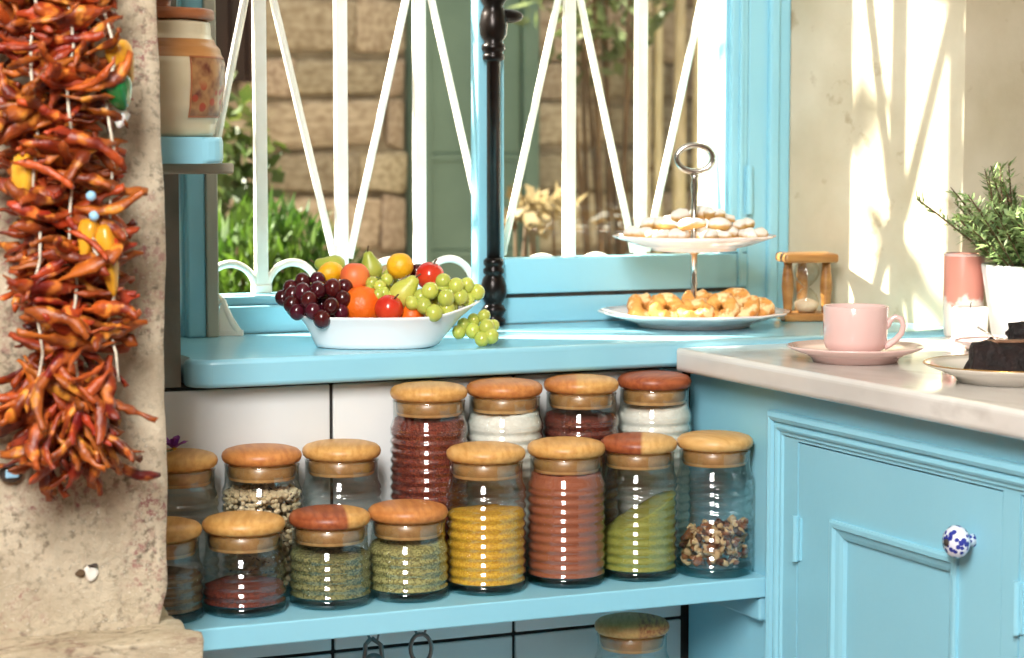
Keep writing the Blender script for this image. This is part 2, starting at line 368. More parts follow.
cab('moulding', rect_moulding(YB, 2.295, .10, .8656, prof, FACE), 'blue', None, False)
def cab_door(y0, y1, knob):
    z0, z1 = .152, .832
    pi = .0775
    d = cab('door', join(box(FACE + .001, FACE + .015, y0, y0 + pi, z0, z1), box(FACE + .001, FACE + .015, y1 - pi, y1, z0, z1),
        box(FACE + .001, FACE + .015, y0 + pi, y1 - pi, z1 - .0835, z1), box(FACE + .001, FACE + .015, y0 + pi, y1 - pi, z0, z0 + .0835)), 'blue')
    cab('panel', box(FACE + .0085, FACE + .0145, y0 + pi, y1 - pi, z0 + .0835, z1 - .0835), 'blue', d)
    pr = [(-.004, -.001), (-.004, .004), (-.001, .0052), (.004, .0050), (.0065, .0010), (.0085, .0005), (.012, -.0005), (.0165, -.0030), (.0185, -.0078)]
    cab('panel_moulding', rect_moulding(y0 + pi, y1 - pi, z0 + .0835, z1 - .0835, pr, FACE + .001), 'blue', d)
    if knob:
        ky, kz = 1.886, .7735
        k = cab('knob', xf(lathe([(0, 0), (.0072, 0), (.0062, .006), (.0068, .010), (.0145, .013), (.0172, .018), (.0172, .023), (.0135, .029), (.006, .032), (0, .0325)], 28), T(FACE + .001, ky, kz) @ RY(-PI / 2)), 'knob', d, True)
        k['label'] = 'white porcelain knob with cobalt blue floral pattern'
        cab('knob_screw', xf(lathe([(0, .0315), (.0038, .0315), (.0038, .0342), (0, .035)], 12), T(FACE + .001, ky, kz) @ RY(-PI / 2)), 'old_iron', d, True)
    cab('hinge', join(tube([(FACE - .003, y1 + .0005, .690), (FACE - .003, y1 + .0005, .745)], .0042, 10), box(FACE - .002, FACE + .001, y1 - .008, y1 + .006, .692, .743)), 'blue', d)
    return d
# knob pattern
m, nt, b = newmat('blue_white_porcelain'); N = nt.nodes; L = nt.links
tc = N.new('ShaderNodeTexCoord'); vo = N.new('ShaderNodeTexVoronoi'); vo.inputs['Scale'].default_value = 170; L.new(tc.outputs['Object'], vo.inputs['Vector'])
r = N.new('ShaderNodeValToRGB'); r.color_ramp.interpolation = 'CONSTANT'; r.color_ramp.elements[0].color = lin((52, 62, 150)); r.color_ramp.elements[1].position = .5; r.color_ramp.elements[1].color = lin((226, 230, 240))
L.new(vo.outputs['Distance'], r.inputs[0]); L.new(r.outputs[0], b.inputs['Base Color']); b.inputs['Roughness'].default_value = .12; M['knob'] = m
cab_door(1.8354, 2.2336, True); cab_door(1.4014, 1.8035, False)
cab('shelf_cleat', rbox(FACE - .012, FACE - .0003, 2.302, 2.49, .604, .6335, .003), 'blue')
# worktop
def ctop():
    bm = bmesh.new(); v, f = prism([(CT_X, .92), (2.02, .92), (2.02, WY - .003), (1.796, WY - .003), (1.786, SILL_Y - .002), (CT_X, SILL_Y - .002)], CT_B, CT_Z)
    vs = [bm.verts.new(p) for p in v]
    for q in f: bm.faces.new([vs[i] for i in q])
    ed = [e for e in bm.edges if all(x.co.x < CT_X + .001 for x in e.verts) ]
    bmesh.ops.bevel(bm, geom=ed, offset=.007, segments=4, profile=.5, affect='EDGES'); bmesh.ops.recalc_face_normals(bm, faces=bm.faces); return bm
tag(obj('worktop', ctop(), 'marble'), 'polished cream marble worktop slab with rounded edge on the blue cabinet', 'worktop')
# niche shelves
tag(obj('niche_shelf', rbox(.50, FACE - .0005, SH_Y, WY - .0045, SH_B, SH_Z, .002), 'blue'), 'long blue painted shelf carrying two rows of spice jars', 'shelf')
LSH = .4216
tag(obj('niche_shelf', rbox(.50, FACE - .0005, SH_Y, WY - .0045, LSH - .026, LSH, .002), 'blue'), 'lower blue painted shelf under the spice shelf, holding one jar', 'shelf')

# ================================================================== PILLAR
def pillar():
    bm = bmesh.new(); x0, x1, y0, y1, z0, z1 = -.25, .575, 2.15, 2.285, .70, WTOP - .002
    nx, nz, ny = 60, 150, 8
    vs = {}
    def P(i, j, k):
        key = (i, j, k)
        if key in vs: return vs[key]
        x = x0 + (x1 - x0) * i / nx; y = y0 + (y1 - y0) * k / ny; zf = j / nz; z = z0 + (z1 - z0) * zf ** 1.4
        n = noise.fractal(Vector((x * 9, y * 9, z * 9)), 1.0, 2.0, 5); n2 = noise.fractal(Vector((x * 3, 5, z * 4)), 1.0, 2.0, 4)
        if k == 0: y += n * .0050
        if i == nx:
            x += n2 * .006 - (.004 if k in (0, ny) else 0)
            if z < .74: x -= (.74 - z) * .30
        vs[key] = bm.verts.new((x, y, z)); return vs[key]
    def Q(a, b, c, d): bm.faces.new((a, b, c, d))
    for i in range(nx):
        for j in range(nz): Q(P(i, j, 0), P(i + 1, j, 0), P(i + 1, j + 1, 0), P(i, j + 1, 0))
    for k in range(ny):
        for j in range(nz): Q(P(nx, j, k), P(nx, j, k + 1), P(nx, j + 1, k + 1), P(nx, j + 1, k))
    for i in range(nx):
        for j in range(nz): Q(P(i, j, ny), P(i, j + 1, ny), P(i + 1, j + 1, ny), P(i + 1, j, ny))
    bmesh.ops.recalc_face_normals(bm, faces=bm.faces); return bm
WP = strempty('wall_pillar')
obj('shaft', pillar(), 'pillar', WP, True)
v, f = rbox(-.25, .588, 2.075, 2.285, 0.0, .703, .005, 2)
bm = bmesh.new(); vs = [bm.verts.new(p) for p in v]
for q in f: bm.faces.new([vs[i] for i in q])
bmesh.ops.subdivide_edges(bm, edges=[e for e in bm.edges if e.calc_length() > .05], cuts=24, use_grid_fill=True)
for q in bm.verts:
    n = noise.fractal(q.co * 26, .8, 2, 6); q.co += Vector((n * .006, n * .006, n * .005))
obj('ledge', bm, 'ledge', WP, True)
c = PY(90, 573, 2.148)
obj('filler_plug', jitter(xf(ball(.0075, 1, .35, 1), T(c.x + .001, 2.1485, c.z)), .003, 150), 'white_plaster', WP, True)
obj('filler_chip', jitter(xf(ball(.005, 1, .35, .8), T(c.x - .009, 2.1475, c.z + .001)), .002, 200, 3), 'twig', WP, True)
obj('filler_chip', jitter(xf(ball(.004, 1.3, .35, .5), T(c.x + .002, 2.1455, c.z + .0075)), .002, 200, 5), 'old_iron', WP, True)

# ================================================================== JARS
def wood(name, c1, c2, split=None, ang=0.0, c3=None, c4=None, scale=26, sharp=.002):
    m, nt, b = newmat(name); N = nt.nodes; L = nt.links
    tc = N.new('ShaderNodeTexCoord'); mp = N.new('ShaderNodeMapping'); mp.inputs['Rotation'].default_value = (0, 0, ang); L.new(tc.outputs['Object'], mp.inputs[0])
    m2 = N.new('ShaderNodeMapping'); m2.inputs['Scale'].default_value = (6, 1, 6); L.new(mp.outputs[0], m2.inputs[0])
    n = N.new('ShaderNodeTexNoise'); n.inputs['Scale'].default_value = scale; n.inputs['Detail'].default_value = 4; L.new(m2.outputs[0], n.inputs['Vector'])
    def ramp(a, bb):
        r = N.new('ShaderNodeValToRGB'); r.color_ramp.elements[0].position = .36; r.color_ramp.elements[1].position = .64
        r.color_ramp.elements[0].color = lin(a); r.color_ramp.elements[1].color = lin(bb); L.new(n.outputs['Fac'], r.inputs[0]); return r.outputs[0]
    col = ramp(c1, c2)
    if split is not None:
        sx = N.new('ShaderNodeSeparateXYZ'); L.new(mp.outputs[0], sx.inputs[0])
        mr = N.new('ShaderNodeMapRange'); mr.inputs['From Min'].default_value = split - sharp; mr.inputs['From Max'].default_value = split + sharp; L.new(sx.outputs[0], mr.inputs[0])
        mx = N.new('ShaderNodeMixRGB'); L.new(mr.outputs[0], mx.inputs[0]); L.new(col, mx.inputs[1]); L.new(ramp(c3, c4), mx.inputs[2]); col = mx.outputs[0]
    L.new(col, b.inputs['Base Color']); b.inputs['Roughness'].default_value = .42
    return m
PINE = ((218, 168, 98), (198, 142, 72)); RED = ((170, 92, 52), (138, 66, 36)); ORG = ((206, 138, 74), (184, 112, 56)); PALE = ((222, 178, 112), (206, 156, 88))
WOODS = dict(pine=wood('pine_lid', *PINE, ang=.3), pale=wood('pale_lid', *PALE, ang=-.5), orange=wood('orange_lid', *ORG, ang=.1), red=wood('red_lid', *RED, ang=1.2, scale=34),
    redleft=wood('two_tone_lid_a', *RED, split=.016, ang=.25, c3=PINE[0], c4=PINE[1]), halfred=wood('two_tone_lid_b', *RED, split=.004, ang=.4, c3=PALE[0], c4=PALE[1]),
    redright=wood('two_tone_lid_c', *PALE, split=.008, ang=.4, c3=RED[0], c4=PINE[0], scale=44), orangeleft=wood('two_tone_lid_d', *ORG, split=-.006, ang=.5, c3=PINE[0], c4=PINE[1]))
PLUG = wood('plug_wood', (216, 170, 112), (196, 148, 90), ang=.3)
RJ = 0.0478
def jr(z, H):   # glass radius at height z
    top = H - .058
    if z < .012: return RJ - .001
    if z <= top: return RJ - .0012 + .0011 * math.cos(2 * PI * (z - .012) / .0112)
    t = min(1, (z - top) / .016); return RJ - (RJ - .0436) * (t * t * (3 - 2 * t))
GLASSMESH = {}
def jar_glass(H):
    pr = [(0, .0105), (RJ - .004, .0105), (RJ - .0015, .0125)]
    z = .0130
    while z < H - .058: pr.append((jr(z, H), z)); z += .0014
    for i in range(9): zz = H - .058 + .016 * i / 8; pr.append((jr(zz, H), zz))
    pr += [(.0436, H - .024), (.0444, H - .0225), (.0436, H - .0215), (.0415, H - .0215)]
    return lathe(pr, 48)
def make_jar(label, X, Y, zbase, H, lid):
    j = thing('spice_jar', label, 'jar', (X, Y, zbase), random.uniform(-.1, .1), 'ribbed glass jars with wooden lids')
    if H not in GLASSMESH:
        o = obj('glass', jar_glass(H), 'jarglass', j, True)
        b = obj('glass_base', lathe([(0, .0002), (RJ - .006, .0002), (RJ - .0025, .0012), (RJ - .001, .004), (RJ - .001, .010), (RJ - .003, .0123), (RJ - .008, .0103), (0, .0103)], 48), 'jarbase', j, True)
        GLASSMESH[H] = (o.data, b.data)
    else:
        for n, d in zip(('glass', 'glass_base'), GLASSMESH[H]):
            o = bpy.data.objects.new(n, d); COL.objects.link(o); o.parent = j
    l = obj('lid', lathe([(0, H - .0205), (.0400, H - .0205), (.0436, H - .0195), (.0462, H - .0165), (.0472, H - .0125), (.0462, H - .0085), (.0425, H - .0050), (.034, H - .0024), (.020, H - .0006), (0, H)], 44), WOODS[lid], j, True)
    obj('plug', lathe([(0, H - .0400), (.0375, H - .0400), (.0390, H - .0385), (.0390, H - .0208), (0, H - .0208)], 40), PLUG, l, True)
    obj('seal', lathe([(.0391, H - .036), (.0408, H - .035), (.0412, H - .0285), (.0408, H - .023), (.0391, H - .022)], 40), 'silicone', l, True)
    return j
def fill(name, label, X, Y, zbase, H, h, m, tilt=0.0, tdir=0.0, rough=.002, cat='spice'):
    seg = 44; V, Fc = [], []
    zs = []; z = .0125
    while z < h - .0015: zs.append(z); z += .0022
    zs.append(h)
    n = len(zs); rf = lambda z: jr(z, H) - .0016
    for k, z in enumerate(zs):
        for i in range(seg):
            a = 2 * PI * i / seg; zt = h + tilt * math.cos(a - tdir); zz = .0125 + (z - .0125) * (zt - .0125) / (h - .0125)
            if k == n - 1: zz += noise.noise(Vector((math.cos(a) * 3, math.sin(a) * 3, X * 40))) * rough
            r_ = rf(zz); V.append((r_ * math.cos(a), r_ * math.sin(a), zz))
    for k in range(n - 1):
        for i in range(seg):
            i2 = (i + 1) % seg; Fc.append((k * seg + i, k * seg + i2, (k + 1) * seg + i2, (k + 1) * seg + i))
    last = (n - 1) * seg
    for rr in (.75, .45, .2):
        b0 = len(V)
        for i in range(seg):
            a = 2 * PI * i / seg; r_ = RJ * rr
            V.append((r_ * math.cos(a), r_ * math.sin(a), h + tilt * rr * math.cos(a - tdir) + noise.noise(Vector((r_ * math.cos(a) * 90, r_ * math.sin(a) * 90, X * 40))) * rough * 1.5 + .002 * (1 - rr)))
        for i in range(seg):
            i2 = (i + 1) % seg; Fc.append((last + i, last + i2, b0 + i2, b0 + i))
        last = b0
    Fc.append(tuple(range(last, last + seg)))
    Fc.append(tuple(range(seg))[::-1])
    o = obj(name, (V, Fc), m, None, True, (X, Y, zbase + .0003)); tag(o, label, cat, None, 'stuff'); return o
def spice(name, a, b, sc=260, c3=None, rough=.85, bump=.5, vor=True, lo=.2, hi=.8): 
    M[name] = mat(name, a, b, sc, rough, bump, sc, lo=lo, hi=hi, vor=vor, c3=None)
spice('paprika', (150, 78, 50), (164, 90, 58), 900, bump=.1); spice('turmeric', (232, 182, 52), (206, 146, 30), 650, bump=.35)
spice('sage', (134, 134, 52), (156, 154, 66), 800, bump=.2); spice('oregano', (150, 142, 90), (78, 82, 46), 520, bump=.4); spice('thyme', (182, 172, 108), (118, 110, 60), 520, bump=.4)
spice('chili', (124, 48, 28), (76, 24, 16), 520, bump=.4); spice('flakes', (92, 28, 18), (140, 58, 36), 520, bump=.4); spice('flour', (240, 236, 224), (232, 226, 212), 200, bump=.1)
spice('brown', (120, 96, 58), (92, 74, 44), 600); spice('bean', (224, 204, 168), (206, 182, 142), 60, bump=.05)
YF, YBK = 2.370, 2.4600
H1, H2, H3 = .112, .1755, .2405
def XF(px, Y, z): return PY(px, 500, Y).x if z is None else PY(px, z, Y).x
front = [  # px centre, height, lid, jar label, fill
 (160, H1, 'pine', 'short ribbed jar of brown spice partly hidden behind the stone pillar, front row', ('brown_spice', 'ground brown spice in the short jar behind the stone pillar', .050, 'brown', 0, 0)),
 (244, H1, 'pine', 'short ribbed jar with a thin layer of dark red chili flakes', ('chili_flakes', 'thin layer of dark red chili flakes in a short jar', .030, 'chili', .002, 1)),
 (330, H1, 'redleft', 'short ribbed jar of dried green herb with two-tone reddish lid', ('dried_herb', 'dark green dried herb in the short jar with a reddish lid', .060, 'oregano', .004, 2)),
 (408, H1, 'orange', 'short ribbed jar of pale dried thyme next to the yellow spice jar', ('dried_thyme', 'pale yellow-green dried herb in the short jar beside the yellow spice', .066, 'thyme', .006, .6)),
 (486, H2, 'pine', 'tall ribbed jar two thirds full of yellow spice', ('yellow_spice', 'bright yellow turmeric spice inside the tall jar', .094, 'turmeric', .002, 0)),
 (566, H2, 'pine', 'tall ribbed jar filled to the neck with brick red paprika', ('paprika', 'brick red paprika powder filling the tall jar', .134, 'paprika', 0, 0)),
 (638, H2, 'halfred', 'tall ribbed jar of sloping green powder, lid half red half pale', ('green_powder', 'olive green powder with a sloping top in the tall jar', .078, 'sage', .026, -.35)),
 (714, H2, 'pale', 'tall ribbed jar of broken nuts standing against the blue cabinet', None)]
for px, H, lid, lab, fl in front:
    yy = 2.349 if px == 714 else YF; X = PY(px, 560, yy).x
    make_jar(lab, X, yy, SH_Z + .0002, H, lid)
    if fl: fill(fl[0], fl[1], X, yy, SH_Z, H, fl[2], fl[3], fl[4], fl[5])
YN = 2.349; XN = PY(714, 560, YN).x
back = [
 (178, H2, 'pine', 'tall empty ribbed jar with a purple flower on its lid', None),
 (261.5, H2, 'orange', 'tall ribbed jar of black-eyed beans in the back row', None),
 (341.5, H2, 'pine', 'tall empty clear ribbed jar between the beans jar and the chili jar', None),
 (429, H3, 'pine', 'very tall ribbed jar filled with dark red chili flakes', ('chili_flakes', 'dark red chili flakes filling the very tall jar', .197, 'flakes', .004, 1)),
 (504.5, H3, 'orange', 'very tall ribbed jar of white sugar between the chili jar and the dark spice jar', ('white_sugar', 'white sugar in the very tall jar with an orange wooden lid', .198, 'flour', .002, 0)),
 (581, H3, 'orangeleft', 'very tall ribbed jar partly filled with dark red spice, between two white-filled jars', ('dark_spice', 'dark red ground spice below the shoulder of the very tall jar', .190, 'chili', .003, 2)),
 (654, H3, 'red', 'very tall ribbed jar of white flour with a dark red wooden lid', ('white_flour', 'white flour heaped in the very tall jar with a dark red lid', .196, 'flour', .006, .3))]
for px, H, lid, lab, fl in back:
    X = PY(px, 440, YBK).x
    if px == 178: X = PY(177, 470, YBK).x
    make_jar(lab, X, YBK, SH_Z + .0002, H, lid)
    if fl: fill(fl[0], fl[1], X, YBK, SH_Z, H, fl[2], fl[3], fl[4], fl[5])
XB = PY(261.5, 440, YBK).x; XE = PY(177, 470, YBK).x
make_jar('ribbed jar with a red-streaked lid alone on the lower shelf', PY(632, 630, 2.42).x, 2.42, LSH + .0002, H2, 'redright')
# beans: joined pieces
def pieces(name, label, X, Y, n, zlo, zhi, rmax, maker, ms, tilt=0.0, cat='beans'):
    V, Fc, mi = [], [], []
    for i in range(n):
        a = random.uniform(0, 2 * PI); r = rmax * (1 - random.random() ** 2.5 * .55) if i % 3 else rmax * math.sqrt(random.random())
        zt = zhi + tilt * math.cos(a) * r / rmax; z = random.uniform(zlo, zt) if i % 3 else zt - random.uniform(0, .006)
        v, f, k = maker(); mt = T(r * math.cos(a), r * math.sin(a), z) @ RZ(random.uniform(0, 6)) @ RX(random.uniform(-1.2, 1.2)) @ RY(random.uniform(-1.2, 1.2))
        b0 = len(V); V += [tuple(mt @ Vector(p)) for p in v]; Fc += [tuple(q + b0 for q in ff) for ff in f]; mi += k
    o = obj(name, (V, Fc), ms, None, True, (X, Y, SH_Z)); o.data.polygons.foreach_set('material_index', mi); tag(o, label, cat, None, 'stuff'); return o
M['bean_eye'] = mat('bean_eye', (40, 30, 26)); 
def bean():
    v, f = ball(.0036, 1.25, .9, .85, 8, 6)
    v = [(x, y + .25 * x * x / .004, z) for x, y, z in v]
    k = []; eye = random.random() < .6
    for q in f:
        c = sum((Vector(v[i]) for i in q), Vector()) / len(q); k.append(1 if (c.y < -.0018 and abs(c.x) < .0018 and c.z > .0004 and eye) else 0)
    return v, f, k
pieces('black_eyed_beans', 'cream black-eyed beans filling the back-row jar', XB, YBK, 1100, .018, .122, .0425, bean, ['bean', 'bean_eye'])
for i, (a, b) in enumerate((((150, 92, 52), (112, 62, 34)), ((214, 186, 142), (186, 148, 100)), ((84, 46, 30), (58, 32, 22)))): M['nut%d' % i] = mat('nut_%d' % i, a, b, 90, .6, .5, 160)
def nut():
    v, f = ball(random.uniform(.004, .0068), 1, random.uniform(.5, .9), random.uniform(.4, .8), 7, 5)
    v, f = jitter((v, f), .004, 130, random.random() * 50); k = random.choice((0, 0, 1, 1, 2)); return v, f, [k] * len(f)
pieces('broken_nuts', 'broken walnuts and grains in the bottom of the tall jar by the cabinet', XN, YN, 260, .016, .056, .0385, nut, ['nut0', 'nut1', 'nut2'], .008, 'nuts')
# purple flower on the hidden jar's lid
pf = thing('purple_flower', 'small purple flower lying on a jar lid beside the stone pillar', 'flower', (XE - .006, YBK - .01, SH_Z + H2 + .0005))
M['purple'] = mat('purple_petal', (122, 48, 142), (158, 84, 172), 60, .6)
for k in range(7):
    a = k * 2 * PI / 7; v = [(0, 0, 0), (.005, -.004, .004), (.014, -.0045, .007), (.019, 0, .006), (.014, .0045, .007), (.005, .004, .004), (.010, 0, .0045)]
    fl = [(0, 1, 6), (1, 2, 6), (2, 3, 6), (3, 4, 6), (4, 5, 6), (5, 0, 6)]
    obj('petal', xf((v, fl), T(0, 0, .002) @ RZ(a) @ RY(-.55 if k % 2 else -.15)), 'purple', pf)
obj('flower_heart', xf(ball(.003), T(0, 0, .0035)), 'turmeric', pf, True)
obj('stalk', tube([(0, 0, .0022), (-.008, -.006, .0015), (-.016, -.008, .0012)], .001, 6), 'stemgreen', pf)

# hanging utensils below the shelf
def hanging(label, px):
    p = PY(px, 650, 2.385); t = thing('hanging_utensil', label, 'utensil', (p.x, 2.385, .560), -YAW, 'steel utensils under the spice shelf')
    zt = SH_B - .560 - .0003
    obj('hook', tube([(0, 0, zt), (0, 0, zt - .010), (.006, 0, zt - .018), (.004, 0, zt - .026), (-.004, 0, zt - .027), (-.007, 0, zt - .020)], .0016, 8), 'dull_steel', t, True)
    return t, zt
t, zt = hanging('steel tongs hanging on a hook under the spice shelf', 374)
obj('arm', tube([(-.003, 0, zt - .024), (-.010, 0, zt - .032), (-.012, 0, zt - .06), (-.012, 0, -.10)], .0028, 8), 'dull_steel', t, True)
obj('arm', tube([(-.003, 0, zt - .024), (.008, 0, zt - .032), (.011, 0, zt - .06), (.012, 0, -.10)], .0028, 8), 'dull_steel', t, True)
obj('pivot', xf(ball(.012, 1, .6, .9), T(0, -.002, zt - .052)), 'dull_steel', t, True)
t, zt = hanging('steel ladle hanging by its looped handle under the spice shelf', 421)
loop = [(.0125 * math.sin(a), 0, zt - .042 + .0175 * math.cos(a)) for a in [2 * PI * i / 20 for i in range(21)]]
obj('handle_loop', tube(loop, .0026, 8, False), 'dull_steel', t, True)
obj('handle', tube([(0, 0, zt - .058), (.002, 0, -.02), (.003, 0, -.09)], .0034, 8), 'dull_steel', t, True)
obj('bowl', lathe([(.003, -.118), (.014, -.116), (.024, -.106), (.028, -.090), (.0265, -.090), (.022, -.104), (.012, -.113), (0, -.115)], 20, .003, -.024), 'dull_steel', t, True)

# ================================================================== GRILLE
GY = 2.862; gr = thing('window_grille', 'cream painted iron window grille of upright bars, diagonals and small arches', 'grille', (0.896, GY, .985))
SP = .1156; NB = 7; Z0 = 0.0; Z1 = OPT - .985
barme = None
for i in range(NB):
    o = obj('bar', rbox(-.0088, .0088, -.006, .006, .010 if i % 2 == 0 else .010, Z1, .002, 2), 'cream_iron', gr, False, (i * SP, 0, 0)) if barme is None else None
    if o is None: o = bpy.data.objects.new('bar', barme); COL.objects.link(o); o.parent = gr; o.location = (i * SP, 0, 0)
    else: barme = o.data
    if i in (0, 2, 4):
        obj('foot', rbox(i * SP - .013, i * SP + .013, -.008, .008, 0.0003, .012, .002), 'cream_iron', gr)
for i in range(-1, NB - 1):     # zigzag: V at odd bars
    if i % 2 == 0: xb, xt = (i + 1) * SP - .011, i * SP + .011
    else: xb, xt = i * SP + .011, (i + 1) * SP - .011
    if i == -1: xb = i * SP + .02
    obj('diagonal_bar', tube([(xb, .0, .045), (xt, .0, .435)], .0056, 8), 'cream_iron', gr)
    obj('diagonal_bar', tube([(xb, .0, .86), (xt, .0, .47)], .0056, 8), 'cream_iron', gr)
for i in (0, 2, 4):
    for sg in (-1, 1):
        xm = i * SP + sg * .044; hw = .036
        pts = [(xm - hw * math.cos(a), .0, .004 + .037 * math.sin(a)) for a in [PI * k / 18 for k in range(19)]]
        obj('arch', tube(pts, .0052, 8), 'cream_iron', gr, True)
# scroll bracket beside the post
p = PY(228, 328, 2.786); sc = thing('scroll_bracket', 'small cream iron scroll bracket standing beside the blue window post', 'bracket', (p.x, p.y, SILL_Z + .0003), -YAW)
pts = [(.014, 0, .004), (.006, 0, .016), (-.002, 0, .034), (-.006, 0, .046), (-.012, 0, .053), (-.015, 0, .047), (-.011, 0, .043), (-.008, 0, .046)]
obj('scroll', tube(pts, [.0045, .0045, .0042, .0036, .0032, .003, .0026, .0024], 8), 'cream_iron', sc, True)
obj('foot', prism([(.020, -.004), (.020, .004), (-.014, .004), (-.014, -.004)], 0, .007), 'cream_iron', sc)
obj('web', xf(prism([(.018, 0), (.004, .022), (-.002, .036), (-.010, .034), (-.013, .0)], -.0022, .0022), T(0, 0, .0065) @ RX(PI / 2)), 'cream_iron', sc)

# ================================================================== UPPER LEFT SHELF + CERAMIC JAR
USZ = 1.1955; uY = 2.395
poly = [(.40, 2.325), (.662, 2.325)] + [(.662 + .032 * math.sin(a), 2.357 - .032 * math.cos(a)) for a in [PI / 2 * k / 6 for k in range(1, 7)]] + [(.694, WY - .001), (.40, WY - .001)]
us = thing('corner_shelf', 'small blue painted shelf with rounded end holding the ceramic canister', 'shelf', (.55, WY, 1.16))
v, f = prism(poly, 1.1665, USZ); bm = bmesh.new(); vs = [bm.verts.new(q) for q in v]
for q in f: bm.faces.new([vs[i] for i in q])
bmesh.ops.bevel(bm, geom=[e for e in bm.edges if abs(e.verts[0].co.z - e.verts[1].co.z) < 1e-5], offset=.005, segments=3, profile=.5, affect='EDGES')
bmesh.ops.translate(bm, verts=bm.verts, vec=(-.55, -WY, -1.16)); bmesh.ops.recalc_face_normals(bm, faces=bm.faces)
obj('board', bm, 'blue', us)
obj('support_board', rbox(.50 - .55, .733 - .55, 2.44 - WY, -.001, 1.1535 - 1.16, 1.166 - 1.16, .003), 'grey_wood', us)
cp = PY(160, 130, uY); cj = thing('ceramic_canister', 'cream ceramic canister with brown wooden lid and painted panel on the corner shelf', 'canister', (cp.x, uY, USZ + .0003))
M['cream_ceramic'] = mat('cream_crackle_ceramic', (214, 200, 168), (200, 184, 150), 14, .18, coat=.3)
M['canister_wood'] = mat('canister_wood', (168, 100, 56), (140, 78, 42), 10, .4, .2, 60, stretch=(1, 1, 6))
M['canister_band'] = mat('canister_band', (186, 134, 78), (168, 114, 62), 10, .3, .1, 60, stretch=(1, 1, 5))
def cr(z): 
    P_ = [(0, .0595), (.01, .0615), (.035, .0690), (.06, .0725), (.08, .0720), (.095, .0670), (.104, .0610), (.112, .0575), (.128, .0570)]
    for (a, ra), (b_, rb) in zip(P_, P_[1:]):
        if z <= b_: t = (z - a) / (b_ - a); t = t * t * (3 - 2 * t); return ra + (rb - ra) * t
    return P_[-1][1]
obj('body', lathe([(0, 0), (.056, 0)] + [(cr(z), z) for z in [.002 + .0025 * k for k in range(50)]] + [(.0535, .1275), (.05, .12), (0, .12)], 48), 'cream_ceramic', cj, True)
obj('shoulder_band', lathe([(cr(z) + .0006, z) for z in [.0865 + .0025 * k for k in range(9)]], 48), 'canister_band', cj, True)
obj('lid', lathe([(0, .1282), (.0585, .1282), (.0612, .130), (.0612, .1375), (.0585, .140), (.030, .142), (.013, .143), (.014, .150), (.012, .158), (0, .160)], 44), 'canister_wood', cj, True)
# painted panel: generic still-life colours
m, nt, b = newmat('painted_panel'); N = nt.nodes; L = nt.links; tc = N.new('ShaderNodeTexCoord')
n = N.new('ShaderNodeTexNoise'); n.inputs['Scale'].default_value = 60; L.new(tc.outputs['Object'], n.inputs['Vector'])
vo = N.new('ShaderNodeTexVoronoi'); vo.inputs['Scale'].default_value = 75; L.new(tc.outputs['Object'], vo.inputs['Vector'])
r = N.new('ShaderNodeValToRGB'); r.color_ramp.elements[0].color = lin((96, 46, 30)); r.color_ramp.elements[1].color = lin((160, 116, 72)); r.color_ramp.elements[0].position = .3; r.color_ramp.elements[1].position = .6; L.new(n.outputs[0], r.inputs[0])
r2 = N.new('ShaderNodeValToRGB'); r2.color_ramp.elements[0].color = (1, 1, 1, 1); r2.color_ramp.elements[0].position = .32; r2.color_ramp.elements[1].color = (0, 0, 0, 1); r2.color_ramp.elements[1].position = .42; L.new(vo.outputs['Distance'], r2.inputs[0])
sx = N.new('ShaderNodeSeparateXYZ'); L.new(tc.outputs['Object'], sx.inputs[0]); mr = N.new('ShaderNodeMapRange'); mr.inputs['From Min'].default_value = .062; mr.inputs['From Max'].default_value = .05; L.new(sx.outputs[2], mr.inputs[0])
mu = N.new('ShaderNodeMath'); mu.operation = 'MULTIPLY'; L.new(r2.outputs[0], mu.inputs[0]); L.new(mr.outputs[0], mu.inputs[1])
mx = N.new('ShaderNodeMixRGB'); L.new(mu.outputs[0], mx.inputs[0]); L.new(r.outputs[0], mx.inputs[1]); mx.inputs[2].default_value = lin((150, 60, 36)); L.new(mx.outputs[0], b.inputs['Base Color']); b.inputs['Roughness'].default_value = .25; M['painting'] = m
V, Fc = [], []; a0, a1 = math.radians(-76), math.radians(-22)
for k in range(13):
    z = .022 + .064 * k / 12
    for i in range(13): a = a0 + (a1 - a0) * i / 12; V.append(((cr(z) + .0007) * math.cos(a), (cr(z) + .0007) * math.sin(a), z))
for k in range(12):
    for i in range(12): Fc.append((k * 13 + i, k * 13 + i + 1, (k + 1) * 13 + i + 1, (k + 1) * 13 + i))
obj('painted_panel', (V, Fc), 'painting', cj, True)
V2, F2 = [], []
for (za, zb, aa, ab) in ((.0205, .0225, a0 - .02, a1 + .02), (.0855, .0875, a0 - .02, a1 + .02), (.0205, .0875, a0 - .03, a0), (.0205, .0875, a1, a1 + .03)):
    for k in range(7):
        for i in range(9):
            z = za + (zb - za) * k / 6; a = aa + (ab - aa) * i / 8; V2.append(((cr(z) + .0013) * math.cos(a), (cr(z) + .0013) * math.sin(a), z))
    b0 = len(V2) - 63
    for k in range(6):
        for i in range(8): F2.append((b0 + k * 9 + i, b0 + k * 9 + i + 1, b0 + (k + 1) * 9 + i + 1, b0 + (k + 1) * 9 + i))
obj('panel_border', (V2, F2), 'canister_wood', cj, True)

